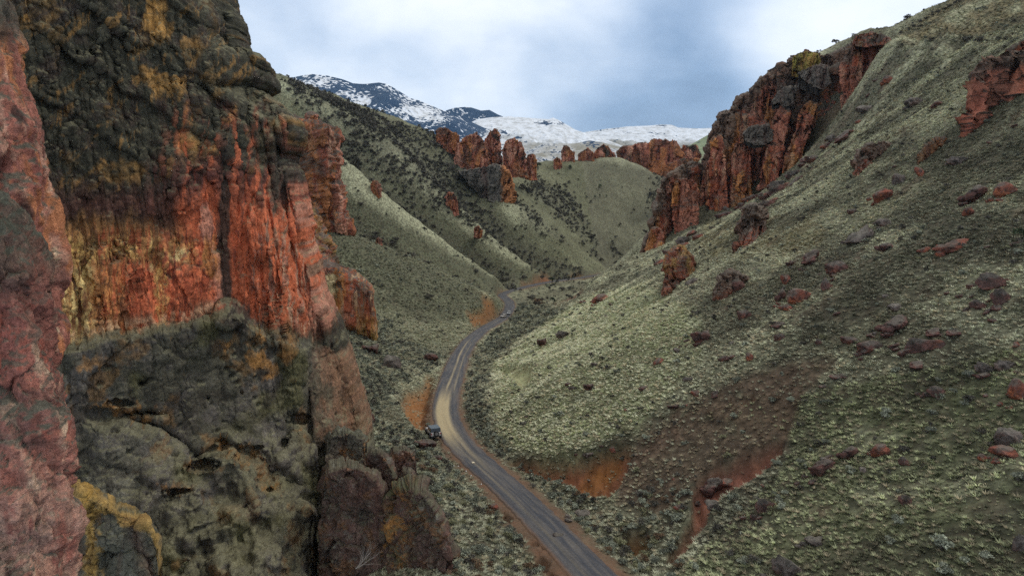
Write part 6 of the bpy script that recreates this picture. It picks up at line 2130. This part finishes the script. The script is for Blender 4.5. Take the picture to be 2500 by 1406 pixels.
def wheel(parent, name, c, axis, r=0.40, w=0.27):
    bm = bmesh.new()
    disc(bm, c, axis, r, w, 28)
    t = bm_obj(name, bm, RUBBER, parent, 0.035)
    bm = bmesh.new()
    out = 0.02 if axis == 'x' else 0.02
    cc = Vector(c)
    sgn = (1 if cc.x > 0 else -1) if axis == 'x' else -1
    off = Vector((sgn * (w / 2 - 0.005), 0, 0)) if axis == 'x' else Vector((0, sgn * (w / 2 - 0.005), 0))
    disc(bm, cc + off, axis, r * 0.60, 0.05, 20)
    disc(bm, cc + off * 1.12, axis, r * 0.18, 0.05, 12)
    bm_obj("rim", bm, STEEL, t, 0.008)
    return t


def offroader(name, label, paint, roofm, L=4.2, W=1.78, spare=True):
    r = empty(name, (0, 0, 0))
    tag(r, label, "car")
    h = L / 2
    bm = bmesh.new()   # tub, bonnet and grille in one shell
    prism(bm, [(-h, 0.55), (h - 0.15, 0.55), (h - 0.10, 1.02), (h - 0.20, 1.10), (0.62, 1.18), (0.50, 1.20), (-h, 1.20)], -W / 2 + 0.12, W / 2 - 0.12)
    bm_obj("body", bm, paint, r, 0.04)
    for sx in (-1, 1):
        bm = bmesh.new()   # wings over the wheels
        x0, x1 = sorted((sx * (W / 2 - 0.24), sx * (W / 2 + 0.06)))
        for y in (h - 0.72, -h + 0.72):
            prism(bm, [(y - 0.60, 0.62), (y - 0.42, 0.98), (y + 0.42, 0.98), (y + 0.60, 0.66), (y + 0.55, 0.62), (y + 0.40, 0.90), (y - 0.40, 0.90), (y - 0.55, 0.58)], x0, x1)
        bm_obj("fender", bm, BLACK, r)
        bm = bmesh.new()   # door with its window gap
        xd = sorted((sx * (W / 2 - 0.125), sx * (W / 2 - 0.095)))
        box(bm, xd[0], xd[1], -0.62, 0.48, 0.62, 1.19)
        d = bm_obj("door", bm, paint, r, 0.012)
        bm = bmesh.new()
        xh = sorted((sx * (W / 2 - 0.10), sx * (W / 2 - 0.06)))
        box(bm, xh[0], xh[1], -0.55, -0.40, 1.0, 1.05)
        bm_obj("handle", bm, BLACK, d)
        bm = bmesh.new()
        xs = sorted((sx * (W / 2 - 0.16), sx * (W / 2 - 0.13)))
        prism(bm, [(-0.58, 1.21), (0.42, 1.21), (0.22, 1.70), (-0.58, 1.70)], *xs)
        bm_obj("side_window", bm, GLASS, r)
        bm = bmesh.new()
        prism(bm, [(-h + 0.12, 1.21), (-0.70, 1.21), (-0.70, 1.70), (-h + 0.20, 1.70)], *xs)
        bm_obj("side_window", bm, GLASS, r)
        bm = bmesh.new()
        xm = sorted((sx * (W / 2 - 0.05), sx * (W / 2 + 0.20)))
        box(bm, xm[0], xm[1], 0.42, 0.50, 1.20, 1.42)
        bm_obj("mirror", bm, paint, r, 0.02)
        bm = bmesh.new()
        disc(bm, (sx * 0.52, h - 0.10, 0.88), 'y', 0.105, 0.06, 20)
        bm_obj("headlight", bm, LAMP, r)
        bm = bmesh.new()
        box(bm, sx * (W / 2 - 0.20) - 0.07, sx * (W / 2 - 0.20) + 0.07, -h - 0.03, -h + 0.01, 0.86, 1.06)
        bm_obj("tail_light", bm, REDL, r)
        for y in (h - 0.72, -h + 0.72):
            wheel(r, "wheel", (sx * (W / 2 - 0.10), y, 0.40), 'x')
    bm = bmesh.new()   # hard top with its pillars
    a = W / 2 - 0.15
    box(bm, -a, a, -h + 0.10, 0.20, 1.70, 1.80)
    for x in (-a, a - 0.10):
        for y0, y1 in ((-h + 0.06, -h + 0.20), (-0.70, -0.58)):
            prism(bm, [(y0, 1.20), (y1, 1.20), (y1 + 0.04, 1.70), (y0 + 0.06, 1.70)], x, x + 0.10)
    bm_obj("roof", bm, roofm, r, 0.0)
    bm = bmesh.new()
    prism(bm, [(0.42, 1.20), (0.46, 1.20), (0.22, 1.72), (0.18, 1.72)], -a, a)
    bm_obj("windshield", bm, GLASS, r)
    bm = bmesh.new()
    prism(bm, [(-h + 0.02, 1.20), (-h + 0.06, 1.20), (-h + 0.15, 1.71), (-h + 0.11, 1.71)], -a + 0.06, a - 0.06)
    bm_obj("rear_window", bm, GLASS, r)
    for y, nm in ((h - 0.02, "bumper"), (-h - 0.10, "bumper")):
        bm = bmesh.new()
        box(bm, -W / 2 + 0.05, W / 2 - 0.05, y - 0.08, y + 0.14, 0.50, 0.68)
        bm_obj(nm, bm, BLACK, r, 0.02)
    bm = bmesh.new()
    for k in range(7):
        box(bm, -0.33 + k * 0.11 - 0.03, -0.33 + k * 0.11 + 0.03, h - 0.13, h - 0.085, 0.72, 1.0)
    bm_obj("grille", bm, BLACK, r)
    bm = bmesh.new()
    box(bm, -W / 2 + 0.2, W / 2 - 0.2, -h + 0.3, h - 0.3, 0.38, 0.56)
    bm_obj("chassis", bm, BLACK, r)
    if spare:
        wheel(r, "spare_wheel", (0.02, -h - 0.16, 1.02), 'y', 0.40, 0.26)
    return r


def estate(name, label, paint, L=4.5, W=1.8):
    r = empty(name, (0, 0, 0))
    tag(r, label, "car")
    h = L / 2
    bm = bmesh.new()
    prism(bm, [(-h, 0.42), (h, 0.38), (h, 0.78), (h - 0.25, 0.92), (0.95, 1.02), (-h + 0.05, 1.06), (-h, 0.9)], -W / 2, W / 2)
    bm_obj("body", bm, paint, r, 0.05)
    bm = bmesh.new()
    prism(bm, [(0.62, 1.62), (-h + 0.55, 1.66), (-h + 0.45, 1.60), (0.66, 1.56)], -W / 2 + 0.14, W / 2 - 0.14)
    for x in (-W / 2 + 0.08, W / 2 - 0.16):
        for y0, y1 in ((0.95, 0.60), (-0.25, -0.28), (-h + 0.12, -h + 0.50)):
            prism(bm, [(y0 - 0.05, 1.03), (y0 + 0.05, 1.03), (y1 + 0.05, 1.60), (y1 - 0.05, 1.60)], x, x + 0.08)
    bm_obj("roof", bm, paint, r, 0.0)
    for prof, nm, x0, x1 in (([(0.97, 1.03), (1.0, 1.03), (0.64, 1.58), (0.60, 1.58)], "windshield", -W / 2 + 0.16, W / 2 - 0.16), ([(-h + 0.10, 1.06), (-h + 0.13, 1.06), (-h + 0.50, 1.60), (-h + 0.46, 1.60)], "rear_window", -W / 2 + 0.16, W / 2 - 0.16)):
        bm = bmesh.new()
        prism(bm, prof, x0, x1)
        bm_obj(nm, bm, GLASS, r)
    for sx in (-1, 1):
        x0, x1 = sorted((sx * (W / 2 - 0.13), sx * (W / 2 - 0.10)))
        for prof in ([(-0.20, 1.04), (0.88, 1.04), (0.58, 1.57), (-0.22, 1.57)], [(-h + 0.20, 1.06), (-0.32, 1.05), (-0.34, 1.57), (-h + 0.50, 1.57)]):
            bm = bmesh.new()
            prism(bm, prof, x0, x1)
            bm_obj("side_window", bm, GLASS, r)
        bm = bmesh.new()
        box(bm, sx * (W / 2 + 0.08) - 0.09, sx * (W / 2 + 0.08) + 0.09, 0.72, 0.82, 1.02, 1.17)
        bm_obj("mirror", bm, paint, r, 0.02)
        bm = bmesh.new()
        box(bm, sx * (W / 2 - 0.24) - 0.16, sx * (W / 2 - 0.24) + 0.16, h - 0.03, h + 0.012, 0.66, 0.78)
        bm_obj("headlight", bm, LAMP, r)
        bm = bmesh.new()
        box(bm, sx * (W / 2 - 0.2) - 0.12, sx * (W / 2 - 0.2) + 0.12, -h - 0.012, -h + 0.03, 0.78, 0.92)
        bm_obj("tail_light", bm, REDL, r)
        for y in (h - 0.82, -h + 0.85):
            wheel(r, "wheel", (sx * (W / 2 - 0.10), y, 0.34), 'x', 0.34, 0.22)
    bm = bmesh.new()
    box(bm, -W / 2 + 0.1, W / 2 - 0.1, h - 0.02, h + 0.10, 0.36, 0.56)
    bm_obj("bumper", bm, BLACK, r, 0.02)
    bm = bmesh.new()
    box(bm, -W / 2 + 0.1, W / 2 - 0.1, -h - 0.10, -h + 0.02, 0.42, 0.60)
    bm_obj("bumper", bm, BLACK, r, 0.02)
    return r


def park(o, u, v, heading, Y=None, scale=1.0):
    """heading in degrees from straight ahead, clockwise; (u, v) is where it meets the road"""
    Y = Y or float(yv(v))
    p = P(u, v, Y)
    o.location = (p[0], p[1], float(zr(Y)) + CAMZ + 0.02)
    o.rotation_euler = (math.atan(-0.115 * math.cos(math.radians(heading))), 0, -math.radians(heading))
    o.scale = (scale,) * 3


white = plain("white_paint", (0.62, 0.61, 0.60), 0.35)
navy = plain("slate_top", (0.075, 0.105, 0.135), 0.55)
silver = plain("silver_paint", (0.42, 0.45, 0.49), 0.35)
charcoal = plain("charcoal_top", (0.03, 0.03, 0.035), 0.6)
park(offroader("offroad_car", "white off-road car with slate hard top and spare wheel, parked at the road bend", white, navy), 1058, 1066, -19, scale=1.12)
park(offroader("offroad_car", "small white off-road car with black nose stopped far down the road", white, white, spare=False), 1229, 776, 205)
park(estate("silver_car", "silver car parked behind the far white off-road car", silver), 1243, 769, 190, Y=362)


def walker():
    """someone standing with arms at the sides, one skin from head to feet"""
    pts = [((0, 0, 0.98), .125), ((0, 0, 1.22), .135), ((0, 0, 1.42), .15), ((0, 0.01, 1.53), .065), ((0, 0.02, 1.66), .10), ((0, 0.02, 1.75), .075),
           ((-.10, 0, .92), .10), ((-.12, .02, .50), .072), ((-.13, 0, .08), .05), ((-.13, .14, .04), .042),
           ((.10, 0, .92), .10), ((.13, -.02, .50), .072), ((.14, -.04, .08), .05), ((.14, .10, .04), .042),
           ((-.20, 0, 1.42), .07), ((-.27, 0, 1.14), .052), ((-.28, .06, .88), .040), ((-.28, .09, .78), .035),
           ((.20, 0, 1.42), .07), ((.28, .02, 1.14), .052), ((.25, .12, .92), .040), ((.24, .15, .84), .035)]
    ed = [(0, 1), (1, 2), (2, 3), (3, 4), (4, 5), (0, 6), (6, 7), (7, 8), (8, 9), (0, 10), (10, 11), (11, 12), (12, 13), (2, 14), (14, 15), (15, 16), (16, 17), (2, 18), (18, 19), (19, 20), (20, 21)]
    me = bpy.data.meshes.new("person")
    me.from_pydata([p for p, _ in pts], ed, [])
    tmp = bpy.data.objects.new("person", me)
    COL.objects.link(tmp)
    sk = tmp.modifiers.new("skin", 'SKIN')
    for k, (_, r) in enumerate(pts):
        me.skin_vertices[0].data[k].radius = (r, r * 0.85)
    me.skin_vertices[0].data[0].use_root = True
    tmp.modifiers.new("smooth", 'SUBSURF').levels = 2
    dg = bpy.context.evaluated_depsgraph_get()
    bod = bpy.data.meshes.new_from_object(tmp.evaluated_get(dg))
    bpy.data.objects.remove(tmp)
    bod.name = "person"
    mats = [plain("skin", (0.45, 0.27, 0.19), 0.6), plain("dark_jacket", (0.03, 0.022, 0.02), 0.8), plain("dark_trousers", (0.02, 0.022, 0.03), 0.8)]
    o = link("person", bod)
    for m in mats:
        bod.materials.append(m)
    for f in bod.polygons:
        z = f.center.z
        hand = abs(f.center.x) > 0.2 and z < 0.90
        f.material_index = 0 if (z > 1.53 or hand) else (1 if z > 0.93 else 2)
        f.use_smooth = True
    bm = bmesh.new()
    bmesh.ops.create_icosphere(bm, subdivisions=3, radius=0.115, matrix=Matrix.Translation((0, 0.0, 1.73)) @ Matrix.Diagonal((0.95, 1.05, 0.8, 1)))
    bm_obj("hair", bm, plain("brown_hair", (0.05, 0.03, 0.02), 0.8), o, 0, True)
    tag(o, "person in dark clothes standing by the far white off-road car", "person")
    Y = float(yv(773.5))
    p = P(1220, 773.5, Y)
    o.location = (p[0], p[1], max(float(height(p[0], p[1])), float(zr(Y)) + CAMZ))
    o.rotation_euler = (0, 0, math.radians(200))


walker()


def flat_stone(u, v, w, h, label, tone):
    p = P(u, v, float(yv(v)))
    s = depth_of(p) / F
    bm = bmesh.new()
    bmesh.ops.create_icosphere(bm, subdivisions=3, radius=1.0)
    for vv in bm.verts:
        k = 1 + 0.18 * math.sin(vv.co.x * 3.1 + 1) * math.cos(vv.co.y * 2.7)
        vv.co = Vector((vv.co.x * k, vv.co.y * k, max(vv.co.z, -0.3)))
    o = bm_obj("flat_stone", bm, plain("pale_stone", tone, 0.8), None, 0, True)
    o.scale = (w * s / 2, w * s / 2 * 0.9, 0.10)
    o.location = (p[0], p[1], float(zr(p[1])) + CAMZ + 0.14)
    tag(o, label, "stone")


flat_stone(1155, 1131, 9, 4, "pale flat stone lying alone on the dark road", (0.62, 0.56, 0.42))
for k, (u, v) in enumerate(((1119, 1140), (1108, 1139), (1138, 1152), (1175, 1184), (1150, 1163))):
    flat_stone(u, v, 3.5, 2.5, ["white stone at the left road edge below the car", "second white stone touching the brush at the left road edge", "white pebble on the road below the pale flat stone", "lowest white pebble on the left side of the road", "white pebble between the two others on the road's left side"][k], (0.7, 0.7, 0.7))
